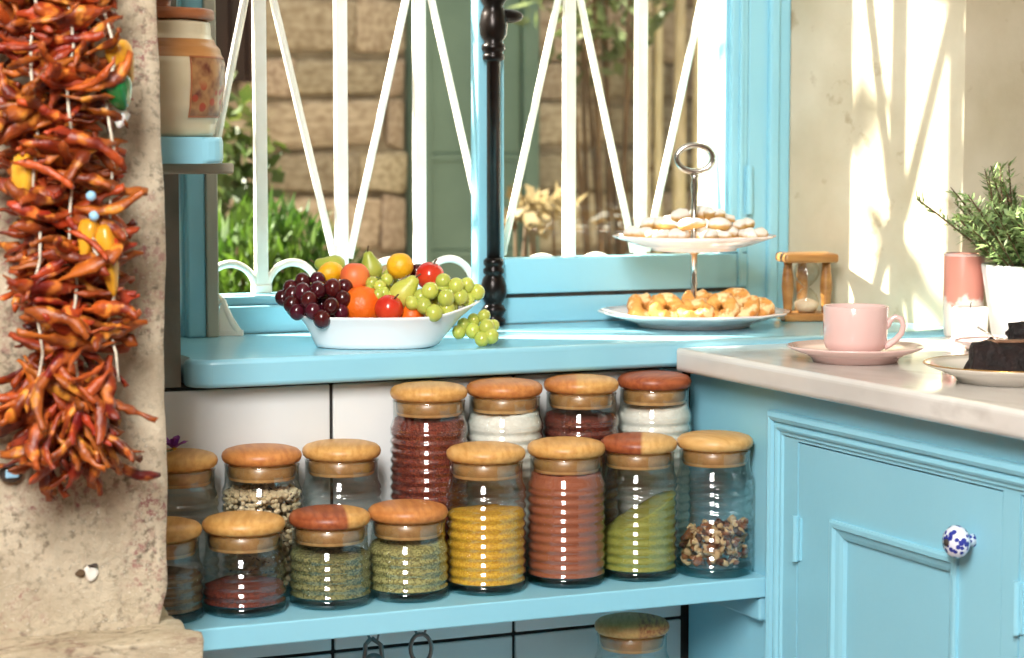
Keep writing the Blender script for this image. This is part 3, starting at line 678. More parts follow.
# ================================================================== CAKE STAND
sp = PZ(693.5, 326, SILL_Z); cs = thing('cake_stand', 'two-tier pale pink porcelain cake stand with silver rod and ring handle', 'cake stand', (sp.x, sp.y, SILL_Z + .0003), -YAW)
dS = depth(sp); kS = dS / FPX
R1, R2 = 95 * kS, 80.5 * kS
def plate(R, foot, hh):
    return [(0, .004), (foot * .9, .004), (foot, 0), (foot + .002, .0005), (foot + .004, .004), (R * .72, hh * .42), (R * .9, hh * .80), (R - .001, hh), (R, hh + .0018), (R - .0015, hh + .0030), (R * .9, hh * .80 + .0035), (R * .70, hh * .42 + .0042), (foot, .0080), (0, .0078)]
z2 = (EYE - SILL_Z); 
zu = PD(690, 236, dS).z - SILL_Z - .020
def scallop(vf, R, n=14, amp=.0022):
    out = []
    for x, y, z in vf[0]:
        r_ = math.hypot(x, y)
        if r_ > R * .75:
            k = 1 + amp * math.cos(n * math.atan2(y, x)) * (r_ / R - .75) * 4 / R * 1.0; x *= k; y *= k
        out.append((x, y, z))
    return out, vf[1]
obj('lower_plate', scallop(lathe(plate(R1, R1 * .58, .019), 84), R1), 'pale_pink', cs, True)
obj('upper_plate', scallop(xf(lathe(plate(R2, R2 * .50, .019), 84), T(0, 0, zu)), R2), 'pale_pink', cs, True)
zh = PD(690, 175, dS).z - SILL_Z
obj('rod', lathe([(0, .0075), (.008, .0075), (.008, .010), (.0045, .014), (.0040, .05), (.0052, .060), (.0042, .068), (.0045, zu - .006), (.010, zu - .002), (.010, zu + .0), (.004, zu + .0), (.004, zu + .008), (.010, zu + .008), (.010, zu + .011), (.0050, zu + .016), (.0044, zh - .030), (.0058, zh - .015), (.0042, zh - .004), (.006, zh), (0, zh + .001)], 20), 'steel', cs, True)
hz = PD(690, 158.5, dS).z - SILL_Z; ring = []
for i in range(33): a = 2 * PI * i / 32; ring.append(((18.0 * kS) * math.cos(a), 0, hz + 13.0 * kS * math.sin(a)))
obj('ring_handle', tube(ring, .0042, 10, False), 'steel', cs, True)
# biscuits
m, nt, b = newmat('sugared_biscuit'); N = nt.nodes; L = nt.links; tc = N.new('ShaderNodeTexCoord'); ge = N.new('ShaderNodeNewGeometry'); sx = N.new('ShaderNodeSeparateXYZ'); L.new(ge.outputs['Normal'], sx.inputs[0])
n = N.new('ShaderNodeTexNoise'); n.inputs['Scale'].default_value = 90; L.new(tc.outputs['Object'], n.inputs['Vector'])
ad_ = N.new('ShaderNodeMath'); ad_.operation = 'ADD'; L.new(sx.outputs[2], ad_.inputs[0]); L.new(n.outputs[0], ad_.inputs[1])
mr = N.new('ShaderNodeMapRange'); mr.inputs['From Min'].default_value = .15; mr.inputs['From Max'].default_value = .70; L.new(ad_.outputs[0], mr.inputs[0])
mx = N.new('ShaderNodeMixRGB'); mx.inputs[1].default_value = lin((206, 164, 96)); mx.inputs[2].default_value = lin((240, 234, 224)); L.new(mr.outputs[0], mx.inputs[0]); L.new(mx.outputs[0], b.inputs['Base Color']); b.inputs['Roughness'].default_value = .9
bp = N.new('ShaderNodeBump'); bp.inputs['Strength'].default_value = .4; bp.inputs['Distance'].default_value = .002; L.new(n.outputs[0], bp.inputs['Height']); L.new(bp.outputs[0], b.inputs['Normal']); M['sugared'] = m
M['golden'] = mat('golden_ring_biscuit', (232, 176, 92), (208, 136, 58), 45, .6, .8, 90, c3=(242, 214, 158), c3s=70, c3lo=.52, c3hi=.62)
def crescent(L_, r_, bend):
    pts = [(L_ * (t - .5), bend * (1 - (2 * t - 1) ** 2), 0) for t in [k / 8 for k in range(9)]]
    rr = [r_ * (.45 + .55 * math.sin(PI * (k + .6) / 9.2)) for k in range(9)]
    v, f = tube(pts, rr, 10); return jitter(v and (v, f), .0022, 90, random.random() * 40)
cmesh = [obj('sugared_biscuit', crescent(.034, .0085, .013), 'sugared', None, True), obj('sugared_biscuit', crescent(.028, .0100, .006), 'sugared', None, True), obj('sugared_biscuit', crescent(.040, .0088, .010), 'sugared', None, True)]
used = [False] * 3
base = Vector((sp.x, sp.y, SILL_Z))
def put(u, v, z): return base + R_ * u + Vector((F_.x, F_.y, 0)).normalized() * v + Vector((0, 0, z))
cook = []
for i in range(15):
    a = 2 * PI * i / 15 + .2; cook.append((R2 * .74 * math.cos(a), R2 * .72 * math.sin(a), zu + .0200, random.uniform(0, 6)))
for i in range(7):
    a = 2 * PI * i / 7 + .5; cook.append((R2 * .40 * math.cos(a), R2 * .38 * math.sin(a), zu + .0200, random.uniform(0, 6)))
for u, v in ((-.060, -.010), (-.040, -.030), (.062, -.012), (.040, .03), (-.036, .024), (.0, .042), (.030, -.036), (-.008, -.044), (.060, .020)): cook.append((u, v, zu + .0345, random.uniform(0, 6)))
for u, v in ((-.018, -.012), (.030, .004), (.046, -.010), (.012, .024)): cook.append((u, v, zu + .047, random.uniform(-1, 1)))
def place(o, used_, k, loc, rot, lab, cat, grp):
    if not used_[k]: used_[k] = True; c = o
    else: c = o.copy(); COL.objects.link(c)
    c.location = loc; c.rotation_euler = rot; tag(c, lab, cat, grp); return c
for i, (u, v, z, a) in enumerate(cook):
    k = i % 3; tl = .14 if i < 22 else .40; place(cmesh[k], used, k, put(u, v, z + (.004 if i < 22 else .003)), (random.uniform(-tl, tl), random.uniform(-tl, tl) * .7, a), 'sugar-dusted crescent biscuit ' + ('at the rim of the upper tier of the cake stand' if i < 15 else 'around the rod on the upper tier of the cake stand' if i < 22 else 'in the second layer of the upper tier pile' if i < 31 else 'on top of the upper tier pile'), 'biscuit', 'sugared biscuits on the upper tier')
def ringbis(R, r_):
    V, Fc = [], []
    for i in range(28):
        a = 2 * PI * i / 28; rr = r_ * (1 + .10 * math.sin(6 * a + 1))
        for k in range(12):
            c_ = 2 * PI * k / 12; V.append(((R + rr * math.cos(c_)) * math.cos(a), (R + rr * math.cos(c_)) * math.sin(a), rr * .95 * math.sin(c_)))
    for i in range(28):
        for k in range(12): Fc.append((i * 12 + k, ((i + 1) % 28) * 12 + k, ((i + 1) % 28) * 12 + (k + 1) % 12, i * 12 + (k + 1) % 12))
    return jitter((V, Fc), .0030, 120, random.random() * 30)
rm = [obj('ring_biscuit', ringbis(.0168, .0106), 'golden', None, True), obj('ring_biscuit', ringbis(.0152, .0112), 'golden', None, True)]
used2 = [False, False]
for i, (u, v, z, rx, rz) in enumerate(((-.068, -.020, .0245, .75, .6), (-.040, -.036, .0260, .90, .2), (-.002, -.044, .0225, .45, -.1), (.034, -.036, .0260, .95, -.35), (.064, -.018, .0240, .55, -.8), (.086, .006, .0240, .3, -.2), (.008, -.006, .0340, .30, .2), (.056, .010, .0350, .42, -.5), (-.032, .018, .0230, .1, .5), (.016, .040, .0230, .1, .9), (-.058, .030, .0230, .12, 0))):
    k = i % 2; place(rm[k], used2, k, put(u, v, z), (rx, 0, rz - YAW), 'golden ring biscuit ' + ('propped upright on the lower tier of the cake stand' if rx > .5 else 'lying flat behind the others on the lower tier' if rx < .2 else 'leaning on top of other ring biscuits on the lower tier'), 'biscuit', 'golden ring biscuits on the lower tier')

# ================================================================== HOURGLASS
hy = 2.695; hx = PY(806.5, 290, hy).x
hg = thing('hourglass', 'wooden hourglass with pale sand on the blue sill beside the splayed wall', 'hourglass', (hx, hy, SILL_Z + .0003), -YAW + .12)
M['oak'] = mat('golden_oak', (176, 126, 66), (140, 92, 44), 12, .35, .2, 60, stretch=(1, 6, 6))
M['sand'] = mat('pale_sand', (236, 214, 184), (222, 196, 160), 300, .9)
HS = .096
obj('base', rbox(-.039, .039, -.032, .032, 0, .011, .003), 'oak', hg); obj('top', rbox(-.039, .039, -.032, .032, HS - .013, HS, .004), 'oak', hg)
for x, y in ((-.028, -.002), (.028, -.002), (0, .026)):
    pr = [(.0062, .0105), (.0062, .018), (.0075, .032), (.0088, .048), (.0078, .064), (.0062, .078), (.0062, HS - .0125)]
    obj('post', lathe([(0, .0105)] + pr + [(0, HS - .0125)], 16, x, y), 'oak', hg, True)
gp = [(.0, .0108), (.012, .0108), (.0175, .018), (.0185, .027), (.0150, .037), (.0070, .045), (.0024, .0475), (.0070, .050), (.0150, .058), (.0185, .067), (.0175, .077), (.012, .0833), (0, .0833)]
obj('glass_bulbs', lathe(gp, 28), 'clear', hg, True)
obj('sand', lathe([(0, .0115), (.0115, .0115), (.0165, .0185), (.0172, .025), (.010, .029), (0, .032)], 24), 'sand', hg, True)

# ================================================================== CUP, PLATES, CAKE
kp = PZ(855, 361.5, CT_Z); dK = depth(kp); kk = dK / FPX
sa = thing('saucer', 'pink porcelain saucer under the pink teacup', 'saucer', (kp.x, kp.y, CT_Z + .0003), -YAW)
Rs = 68.5 * kk; fs = Rs * .62
obj('dish', lathe([(0, .003), (fs * .92, .003), (fs * .94, 0), (fs, 0), (fs + .003, .006), (Rs * .80, .0105), (Rs - .001, .0170), (Rs, .0185), (Rs - .0015, .0195), (Rs * .80, .0140), (fs * .8, .0098), (fs * .5, .0085), (0, .0085)], 56), 'pink_ceramic', sa, True)
cu = thing('teacup', 'pink porcelain teacup with curled handle standing on its saucer', 'cup', (kp.x, kp.y, CT_Z + .0090), -YAW)
Rc = 32.5 * kk; Hc = PD(855, 305, dK).z - CT_Z - .009
obj('bowl', lathe([(0, .002), (.022, .002), (.024, 0), (.0265, .0), (.028, .003), (Rc * .90, .0075), (Rc * .965, .016), (Rc * .985, .032), (Rc, Hc - .002), (Rc - .001, Hc), (Rc - .0025, Hc - .001), (Rc * .93, .030), (Rc * .90, .016), (Rc * .75, .009), (0, .0075)], 48), 'pink_ceramic', cu, True)
xr = Rc * .98
hp = [(xr - .006, 0, Hc - .031), (xr + .000, 0, Hc - .024), (xr + .001, 0, Hc - .018), (xr + .006, 0, Hc - .0125), (xr + .013, 0, Hc - .0135), (xr + .0175, 0, Hc - .021), (xr + .0165, 0, Hc - .031), (xr + .010, 0, Hc - .041), (xr + .001, 0, Hc - .049), (xr - .008, 0, Hc - .054)]
hp = [(xr - .004, 0, Hc - .026), (xr + .0005, 0, Hc - .0225), (xr + .003, 0, Hc - .0170), (xr + .009, 0, Hc - .0125), (xr + .0155, 0, Hc - .0150), (xr + .0185, 0, Hc - .0230), (xr + .0165, 0, Hc - .0320), (xr + .010, 0, Hc - .0400), (xr + .002, 0, Hc - .0460), (xr - .004, 0, Hc - .0490)]
obj('handle', tube(hp, [.0046, .0040, .0036, .0034, .0034, .0034, .0036, .0040, .0044, .0048], 10), 'pink_ceramic', cu, True, rot=(0, 0, -.25))
# cake plate
pp = PZ(1012, 381.5, CT_Z); dP = depth(pp); kP = dP / FPX; Rp = 88 * kP
M['gilded'] = mat('white_porcelain_plate', (240, 232, 222), (234, 224, 212), 12, .1, coat=.4); M['gold'] = mat('gold_rim', (196, 150, 84), None, rough=.25, metallic=.8)
pl = thing('cake_plate', 'white gold-rimmed plate holding slices of chocolate cake', 'plate', (pp.x, pp.y, CT_Z + .0003), 0)
obj('dish', lathe([(0, .003), (Rp * .56, .003), (Rp * .58, 0), (Rp * .62, 0), (Rp * .65, .005), (Rp * .88, .0135), (Rp - .001, .018), (Rp, .0195), (Rp - .0015, .0205), (Rp * .88, .0165), (Rp * .64, .0085), (0, .0075)], 64), 'gilded', pl, True)
obj('rim', lathe([(Rp - .003, .0198), (Rp - .0012, .0208), (Rp + .0003, .0196), (Rp - .0012, .0186)], 64), 'gold', pl, True)
M['choc'] = mat('chocolate_sponge', (34, 14, 10), (14, 6, 5), 60, .75, 1.0, 120, detail=6); M['cream'] = mat('coffee_cream', (150, 112, 84), (120, 84, 62), 60, .6, .4, 100)
def cake(label, px, py, zb, L_, Wd, Hh, rz, low=False):
    q = PZ(px, py, zb); t = thing('cake_slice', label, 'cake', (q.x, q.y, zb + .0002), rz)
    def blk(z0, z1, ins, m, nm, seed):
        v, f = rbox(-L_ + ins, L_ - ins, -Wd + ins, Wd - ins, z0, z1, .004, 2); bm = bmesh.new(); vs = [bm.verts.new(p) for p in v]
        for qq in f: bm.faces.new([vs[i] for i in qq])
        bmesh.ops.subdivide_edges(bm, edges=[e for e in bm.edges if e.calc_length() > .012], cuts=5, use_grid_fill=True)
        for p in bm.verts:
            n_ = noise.noise_vector(p.co * 75 + Vector((seed, 0, 0))) * .0085
            p.co += Vector((n_.x, n_.y, n_.z * (1 if p.co.z > z0 + .004 else 0)))
        obj(nm, bm, m, t, True)
    blk(0, Hh if low else Hh * .30, 0, 'choc', 'sponge', 1)
    if not low: blk(Hh * .30, Hh * .40, .0015, 'cream', 'filling', 2); blk(Hh * .40, Hh, 0, 'choc', 'sponge', 3)
    else: blk(Hh, Hh + .003, .012, 'cream', 'cream_smear', 4)
cake('dark chocolate cake slice lying low at the front of the gold-rimmed plate', 1008, 373.5, CT_Z + .0088, .042, .020, .034, -YAW + .1, True)
cake('taller chocolate cake slice standing behind the low one on the gold-rimmed plate', 1040, 369.5, CT_Z + .0085, .034, .016, .052, -YAW - .1)
# small plate behind, spoon
p2 = PZ(997, 350, CT_Z); d2 = depth(p2); R3 = 47 * d2 / FPX
sp2 = thing('side_plate', 'small pink-patterned side plate between the cake plate and the flower pot', 'plate', (p2.x, p2.y, CT_Z + .0003))
obj('dish', lathe([(0, .002), (R3 * .58, .002), (R3 * .6, 0), (R3 * .64, 0), (R3 * .9, .008), (R3, .0115), (R3 - .001, .013), (R3 * .88, .0105), (R3 * .6, .005), (0, .0045)], 48), 'pale_pink', sp2, True)
obj('rim', lathe([(R3 - .007, .0120), (R3 - .001, .0136), (R3 + .0003, .0118)], 48), 'pink_ceramic', sp2, True)
q = Vector((p2.x + .018, p2.y + .030, 0))
spn = thing('teaspoon', 'silver teaspoon resting on the small side plate', 'spoon', (q.x, q.y, CT_Z + .0110), .4)
obj('handle', tube([(0, 0, .002), (-.003, .010, .008), (-.005, .022, .014)], [.0018, .0020, .0030], 8, flat=.5), 'steel', spn, True)
obj('bowl', xf(ball(.008, .7, 1.2, .25), T(.002, -.010, .001)), 'steel', spn, True)
# candle and pink jar
q = PY(970, 325, 2.398); d3 = depth(q); rC = 17.5 * d3 / FPX
M['wax'] = mat('white_wax', (244, 240, 232), None, rough=.45, sub=.3)
cd = thing('candle', 'short white pillar candle in front of the pink glass jar', 'candle', (q.x, q.y, CT_Z + .0003)); hC = PY(970, 307, 2.398).z - CT_Z
obj('wax', lathe([(0, 0), (rC - .001, 0), (rC, .001), (rC, hC - .002), (rC - .002, hC), (rC * .7, hC - .002), (0, hC - .003)], 36), 'wax', cd, True)
obj('wick', tube([(0, 0, hC - .003), (.0005, 0, hC + .003), (.0015, 0, hC + .006)], .0007, 6), 'old_iron', cd)
yj = 2.468; q = PY(963, 320, yj); rP = 20 * depth(q) / FPX; hP = PY(965, 254, yj).z - CT_Z
m, nt, b = newmat('pink_frosted_glass'); N = nt.nodes; L = nt.links; tc = N.new('ShaderNodeTexCoord'); sx = N.new('ShaderNodeSeparateXYZ'); L.new(tc.outputs['Object'], sx.inputs[0])
n = N.new('ShaderNodeTexNoise'); n.inputs['Scale'].default_value = 60; n.inputs['Detail'].default_value = 5; L.new(tc.outputs['Object'], n.inputs['Vector'])
ma = N.new('ShaderNodeMath'); ma.operation = 'MULTIPLY_ADD'; ma.inputs[1].default_value = .05; L.new(n.outputs[0], ma.inputs[0]); L.new(sx.outputs[2], ma.inputs[2])
r = N.new('ShaderNodeMapRange'); r.inputs['From Min'].default_value = hP * .45 + .02; r.inputs['From Max'].default_value = hP * .45 + .028; L.new(ma.outputs[0], r.inputs[0])
mx = N.new('ShaderNodeMixRGB'); mx.inputs[1].default_value = lin((242, 232, 222)); mx.inputs[2].default_value = lin((216, 146, 130)); L.new(r.outputs[0], mx.inputs[0]); L.new(mx.outputs[0], b.inputs['Base Color']); b.inputs['Roughness'].default_value = .3; M['pinkglass'] = m
pj = thing('pink_glass_jar', 'pink glass jar fading to white below, standing against the plaster wall', 'jar', (q.x, yj, CT_Z + .0003))
obj('body', lathe([(0, .001), (rP * .9, .0), (rP * .97, .003), (rP, hP * .42), (rP, hP - .004), (rP - .001, hP), (rP - .0025, hP), (rP - .003, hP * .5), (0, hP * .45)], 36), 'pinkglass', pj, True)
obj('rim', lathe([(rP - .0005, hP - .003), (rP + .0008, hP - .001), (rP + .0004, hP + .0012), (rP - .002, hP + .001)], 36), 'pink_ceramic', pj, True)
# ================================================================== POTTED ROSEMARY
q = PZ(1044, 340, CT_Z); dO = depth(q); ko = dO / FPX
po = thing('potted_rosemary', 'rosemary plant growing in a tapered white flower pot', 'potted plant', (q.x, q.y, CT_Z + .0003), -YAW)
hp_ = PD(1044, 264, dO).z - CT_Z; rt, rb = 63 * ko, 51 * ko
obj('pot', lathe([(0, .0), (rb - .002, 0), (rb, .002), (rt, hp_ - .002), (rt - .001, hp_), (rt - .004, hp_), (rt - .006, hp_ - .015), (0, hp_ - .015)], 48), 'pot', po, True)
obj('soil', lathe([(rt - .0065, hp_ - .013), (.03, hp_ - .009), (0, hp_ - .008)], 24), 'soil', po, True)
SV, SF, LV, LF = [], [], [], []
for s_ in range(135):
    while True:   # keep the sprigs clear of the wall behind
        a = random.uniform(0, 2 * PI); r0 = random.uniform(0, rt * .75); lean = random.uniform(.05, 1.15)
        if q.y + (r0 + .15 * lean / math.hypot(1, lean) + .03) * math.sin(a - YAW) < 2.49: break
    p = Vector((r0 * math.cos(a), r0 * math.sin(a), hp_ - .012)); L_ = random.uniform(.075, .152)
    dr = Vector((math.cos(a) * lean, math.sin(a) * lean, 1)).normalized(); pts = []
    for k in range(7):
        pts.append(p + dr * (L_ * k / 6) + Vector((math.cos(a), math.sin(a), 0)) * (lean * .012 * (k / 6) ** 2))
    v, f = tube(pts, [.0012] * 6 + [.0006], 4); n0 = len(SV); SV += v; SF += [tuple(i + n0 for i in q_) for q_ in f]
    for k in range(70):
        t = random.uniform(.12, 1.0); i0 = min(5, int(t * 6)); c = pts[i0].lerp(pts[i0 + 1], t * 6 - i0)
        b_ = random.uniform(0, 2 * PI); side = dr.orthogonal().normalized(); side.rotate(Matrix.Rotation(b_, 3, dr))
        d_ = (side + dr * random.uniform(.2, 1.1)).normalized(); ll = random.uniform(.011, .020); wv = d_.cross(dr).normalized() * random.uniform(.0014, .0022)
        n0 = len(LV); LV += [tuple(c - wv * .5), tuple(c + d_ * ll * .5 + wv), tuple(c + d_ * ll), tuple(c + d_ * ll * .5 - wv)]; LF.append((n0, n0 + 1, n0 + 2, n0 + 3))
obj('stems', (SV, SF), 'twig', po)['kind'] = 'stuff'
obj('needles', (LV, LF), 'rosemary', po)['kind'] = 'stuff'

# ================================================================== FRUIT BOWL
fb = PZ(376, 346, SILL_Z); dF = depth(fb); kF = dF / FPX; FH = Vector((F_.x, F_.y, 0)).normalized()
bowl = thing('fruit_dish', 'oval white ceramic dish with a pouring lip, heaped with fruit on the sill', 'dish', (fb.x, fb.y, SILL_Z + .0003), -YAW)
def dish():
    seg = 64; prof = [(0.0, .0035), (.70, .0035), (.735, 0.0), (.77, .0005), (.80, .006), (.90, .026), (.975, .036), (1.0, .0385), (.995, .0405), (.96, .0385), (.88, .028), (.76, .010), (.5, .007), (0, .0068)]
    V, Fc = [], []; A_, B_ = 77 * kF, .066
    for s_, z in prof:
        for i in range(seg):
            a = 2 * PI * i / seg; c_, s2 = math.cos(a), math.sin(a)
            ex = abs(c_) ** .8 * (1 if c_ > 0 else -1); ey = abs(s2) ** .8 * (1 if s2 > 0 else -1)
            lip = max(0, c_) ** 9 * max(0, (s_ - .72) / .28) if s_ > .72 else 0
            x = A_ * s_ * ex * (1 + (.36 * lip)); y = B_ * s_ * ey * (1 - .05 * lip); V.append((x, y, z + .017 * lip))
    n = len(prof)
    for k in range(n - 1):
        for i in range(seg): Fc.append((k * seg + i, k * seg + (i + 1) % seg, (k + 1) * seg + (i + 1) % seg, (k + 1) * seg + i))
    return V, Fc
obj('dish_body', dish(), 'white_ceramic', bowl, True)
M['orange'] = mat('orange_skin', (236, 112, 24), (226, 96, 16), 30, .4, .3, 220); M['apple'] = mat('red_apple_skin', (196, 36, 28), (222, 84, 44), 14, .2, lo=.4, hi=.8)
M['peach'] = mat('peach_skin', (224, 84, 50), (238, 140, 70), 16, .45, lo=.35, hi=.75); M['lemon'] = mat('yellow_citrus_skin', (244, 190, 40), (236, 170, 24), 30, .4, .3, 220)
M['yellow_green'] = mat('pear_skin', (186, 192, 70), (206, 200, 92), 18, .4, .1, 80, c3=(150, 130, 60), c3s=120, c3lo=.64, c3hi=.72); M['pear2'] = mat('green_pear_skin', (150, 164, 56), (176, 180, 76), 18, .4, .1, 80)
M['dgrape'] = mat('dark_grape_skin', (52, 12, 20), (84, 22, 30), 40, .18, coat=.2, randobj=.3); M['ggrape'] = mat('green_grape_skin', (176, 186, 74), (196, 200, 96), 40, .22, coat=.2, sub=.25, randobj=.12)
def fpos(px, py, dv): return PD(px, py, dF + dv)
def fruit(name, label, cat, px, py, rpx, dv, m, prof=None, rot=(0, 0, 0), stem=True, dimple=.12):
    p = fpos(px, py, dv); r_ = rpx * (dF + dv) / FPX
    t = thing(name, label, cat, p)
    t.rotation_euler = rot
    if prof is None: prof = [(math.sin(PI * i / 16), -math.cos(PI * i / 16) * (1 - dimple * math.exp(-(math.sin(PI * i / 16) * 3.2) ** 2))) for i in range(17)]
    obj('flesh', lathe([(0 if i in (0, len(prof) - 1) else a * r_, b_ * r_) for i, (a, b_) in enumerate(prof)], 32), m, t, True)
    zt = prof[-1][1] * r_
    if stem: obj('stem', tube([(0, 0, zt - .001), (.001, 0, zt + .003), (.003, .001, zt + .007)], .0011, 6), 'twig', t, True)
    return t
PEAR = [(0, -.92), (.35, -.95), (.75, -.78), (.98, -.35), (.97, .05), (.80, .48), (.58, .85), (.46, 1.15), (.36, 1.38), (.18, 1.50), (0, 1.48)]
OVAL = [(0, -1.25), (.18, -1.20), (.45, -1.05), (.8, -.6), (.98, -.1), (.95, .3), (.75, .75), (.42, 1.08), (.16, 1.22), (0, 1.28)]
fruit('orange', 'large deep orange fruit in the middle of the white dish', 'orange', 362, 306, 21, -.018, 'orange', stem=False, dimple=.05)
fruit('apple', 'shiny red apple at the front edge of the white dish', 'apple', 389, 309, 14.5, -.040, 'apple', rot=(.5, .3, 0))
fruit('orange', 'small orange half hidden below the pear, beside the red front apple', 'orange', 412, 316, 12, -.028, 'orange', stem=False, dimple=.05)
fruit('pear', 'squat yellow-green pear above the red front apple', 'pear', 404, 293, 14, -.018, 'yellow_green', PEAR, (.5, .5, 0))
fruit('peach', 'orange-red peach above the dark grapes', 'peach', 355, 277, 15, -.005, 'peach', stem=False)
fruit('lemon', 'small yellow lemon tucked behind the dark grapes', 'lemon', 330, 273, 11.5, .012, 'lemon', OVAL, (0, PI / 2 - .3, 0), stem=False)
fruit('pear', 'long green pear lying at the back of the dish behind the lemon', 'pear', 333, 267, 12.5, .045, 'pear2', PEAR, (0, -1.35, -.4))
fruit('pear', 'upright green pear between the peach and the yellow citrus', 'pear', 371, 268, 11.5, .035, 'pear2', PEAR, (.1, -.25, 0))
fruit('orange', 'golden yellow citrus on top of the fruit heap', 'orange', 400, 266, 13.5, .012, 'lemon', stem=False, dimple=.05)
fruit('apple', 'red apple at the back of the dish next to the golden citrus', 'apple', 430, 276, 14.5, .025, 'apple', rot=(.25, .2, 0))
fruit('plum', 'dark plum peeping out between the golden citrus and the back apple', 'plum', 417, 272, 9, .05, 'dgrape', stem=False)
fruit('apple', 'red apple buried under the peach at the bottom of the dish', 'apple', 345, 300, 17, .035, 'apple', rot=(0, 0, 0))
fruit('pear', 'green pear buried behind the large orange', 'pear', 385, 290, 16, .045, 'pear2', PEAR, (.3, .3, 0))
fruit('apple', 'red apple buried behind the green grapes', 'apple', 432, 302, 15, .035, 'apple')
def bunch(label, spots, m, group_rot=0, stemend=None):
    p0 = fpos(spots[0][0], spots[0][1], spots[0][3]); t = thing('grape_bunch', label, 'grapes', p0)
    gm = None
    for px, py, r_, dv in spots:
        p = fpos(px, py, dv) - p0; rr = r_ * kF
        if gm is None: o = obj('grape', ball(1.0, 1, 1, 1.08, 18, 12), m, t, True); gm = o.data
        else: o = bpy.data.objects.new('grape', gm); COL.objects.link(o); o.parent = t
        o.location = p; o.scale = (rr, rr, rr); o.rotation_euler = (random.uniform(-.6, .6), random.uniform(-.6, .6), 0)
    n = len(spots)
    for i in range(0, n - 1, 3):
        a = fpos(spots[i][0], spots[i][1], spots[i][3]) - p0; b_ = fpos(spots[n // 2][0], spots[n // 2][1], spots[n // 2][3] + .006) - p0
        obj('stalk', tube([a, (a + b_) / 2 + Vector((0, 0, .004)), b_], .0010, 5), 'stemgreen', t)
    return t
def scatter(n, cx, cy, rx, ry, r, dv0, dv1, mind):
    out = []; tries = 0
    while len(out) < n and tries < 6000:
        tries += 1; a = random.uniform(0, 2 * PI); q_ = math.sqrt(random.random()); x = cx + rx * q_ * math.cos(a); y = cy + ry * q_ * math.sin(a); d_ = random.uniform(dv0, dv1)
        P_ = Vector((x, y, d_ / kF))
        if all((P_ - Vector((o[0], o[1], o[3] / kF))).length > mind for o in out): out.append((x, y, r * random.uniform(.9, 1.08), d_))
    return out
dark = [(283, 298, 8, -.01), (292, 304, 8.5, -.03), (303, 292, 9, -.03), (309, 300, 8.5, -.045), (322, 319, 9, -.058), (331, 306, 8.5, -.05), (343, 299, 8.5, -.035), (318, 290, 8.5, -.035), (333, 288, 9, -.03), (345, 287, 8, -.02), (297, 312, 8, -.04), (313, 311, 8.5, -.052), (303, 281, 8, -.01), (318, 280, 8, -.008), (291, 288, 8, -.008), (341, 312, 8, -.04)]
dark += [s for s in scatter(22, 316, 300, 30, 17, 8, -.025, .02, 13)]
bunch('bunch of dark purple grapes hanging over the rim of the white dish', dark, 'dgrape')
green = [(430, 291, 8.5, -.035), (446, 298, 8.5, -.036), (424, 306, 8, -.042), (434, 313, 8.5, -.048), (456, 286, 8, -.012), (443, 281, 7.5, -.01), (467, 285, 7.5, .004), (477, 292, 8, .010), (460, 297, 8, -.010), (468, 299, 7.5, .008), (447, 309, 8, -.030), (421, 297, 7.5, -.03), (412, 303, 7, -.04)]
green += scatter(10, 440, 296, 22, 11, 7.8, -.012, .02, 13)
bunch('bunch of green grapes filling the lipped end of the white dish', green, 'ggrape')
hangg = [(474, 320, 6.5, .015), (464, 325, 7, .012), (459, 332, 7, .008), (473, 331, 7.5, .004), (487, 327, 8, .002), (482, 339, 7.5, -.004), (491, 336, 8, .0), (484, 316, 6.5, .012), (493, 326, 6.5, .012)]
bunch('small sprig of green grapes hanging below the dish lip over the sill', hangg, 'ggrape')
mid = [(372, 283, 6.5, -.012), (380, 287, 6.5, -.016), (368, 292, 6, -.020), (378, 296, 6.5, -.024), (387, 280, 6.5, .0), (384, 293, 6, -.020), (366, 280, 6, .0), (390, 297, 6, -.02)]
bunch('small cluster of green grapes between the peach and the squat pear', mid, 'ggrape')

# ================================================================== CHILI RISTRA
M['chili_pod'] = mat('dried_chili_skin', (186, 86, 28), (104, 32, 12), 2.6, .40, .4, 14, lo=.34, hi=.68, c3=(212, 128, 48), c3s=4.0, c3lo=.58, c3hi=.70, randobj=.30)
M['yellow_glaze'] = mat('yellow_glaze', (226, 168, 46), (206, 140, 32), 40, .3, coat=.3); M['green_glaze'] = mat('green_glaze', (18, 110, 52), (14, 92, 44), 20, .08, coat=.8); M['pale_blue'] = mat('pale_blue_enamel', (150, 196, 220), None, rough=.3)
ri = thing('chili_ristra', 'thick string of dried orange-red chilies with ceramic vegetables hanging on the stone pillar', 'chili string', (.462, 2.12, 1.10))
RO = Vector((.462, 2.12, 1.10))
def pod(seed):
    rnd = random.Random(seed); n = 10; pts = []; b1, b2 = rnd.uniform(-.5, .5), rnd.uniform(-.5, .5); p = Vector((0, 0, 0))
    d_ = Vector((1, 0, 0)); rr = []; w0 = rnd.uniform(.070, .100)
    for k in range(n):
        pts.append(p.copy()); t = k / (n - 1); p += d_ * (1.0 / (n - 1)); d_ = (d_ + Vector((0, b1 * .28, b2 * .28))).normalized()
        if k in (3, 6): b1 += rnd.uniform(-.9, .9); b2 += rnd.uniform(-.9, .9)
        rr.append(w0 * (.45 + .60 * math.sin(PI * min(1, t * .88 + .14)) ** .6) * rnd.uniform(.65, 1.30))
    rr[0] = .022; rr[1] = .045; rr[-1] = rnd.choice((.015, .05))
    v, f = tube(pts, rr, 6, True, rnd.uniform(.45, .8)); return jitter((v, f), .045, 7, seed)
podm = []
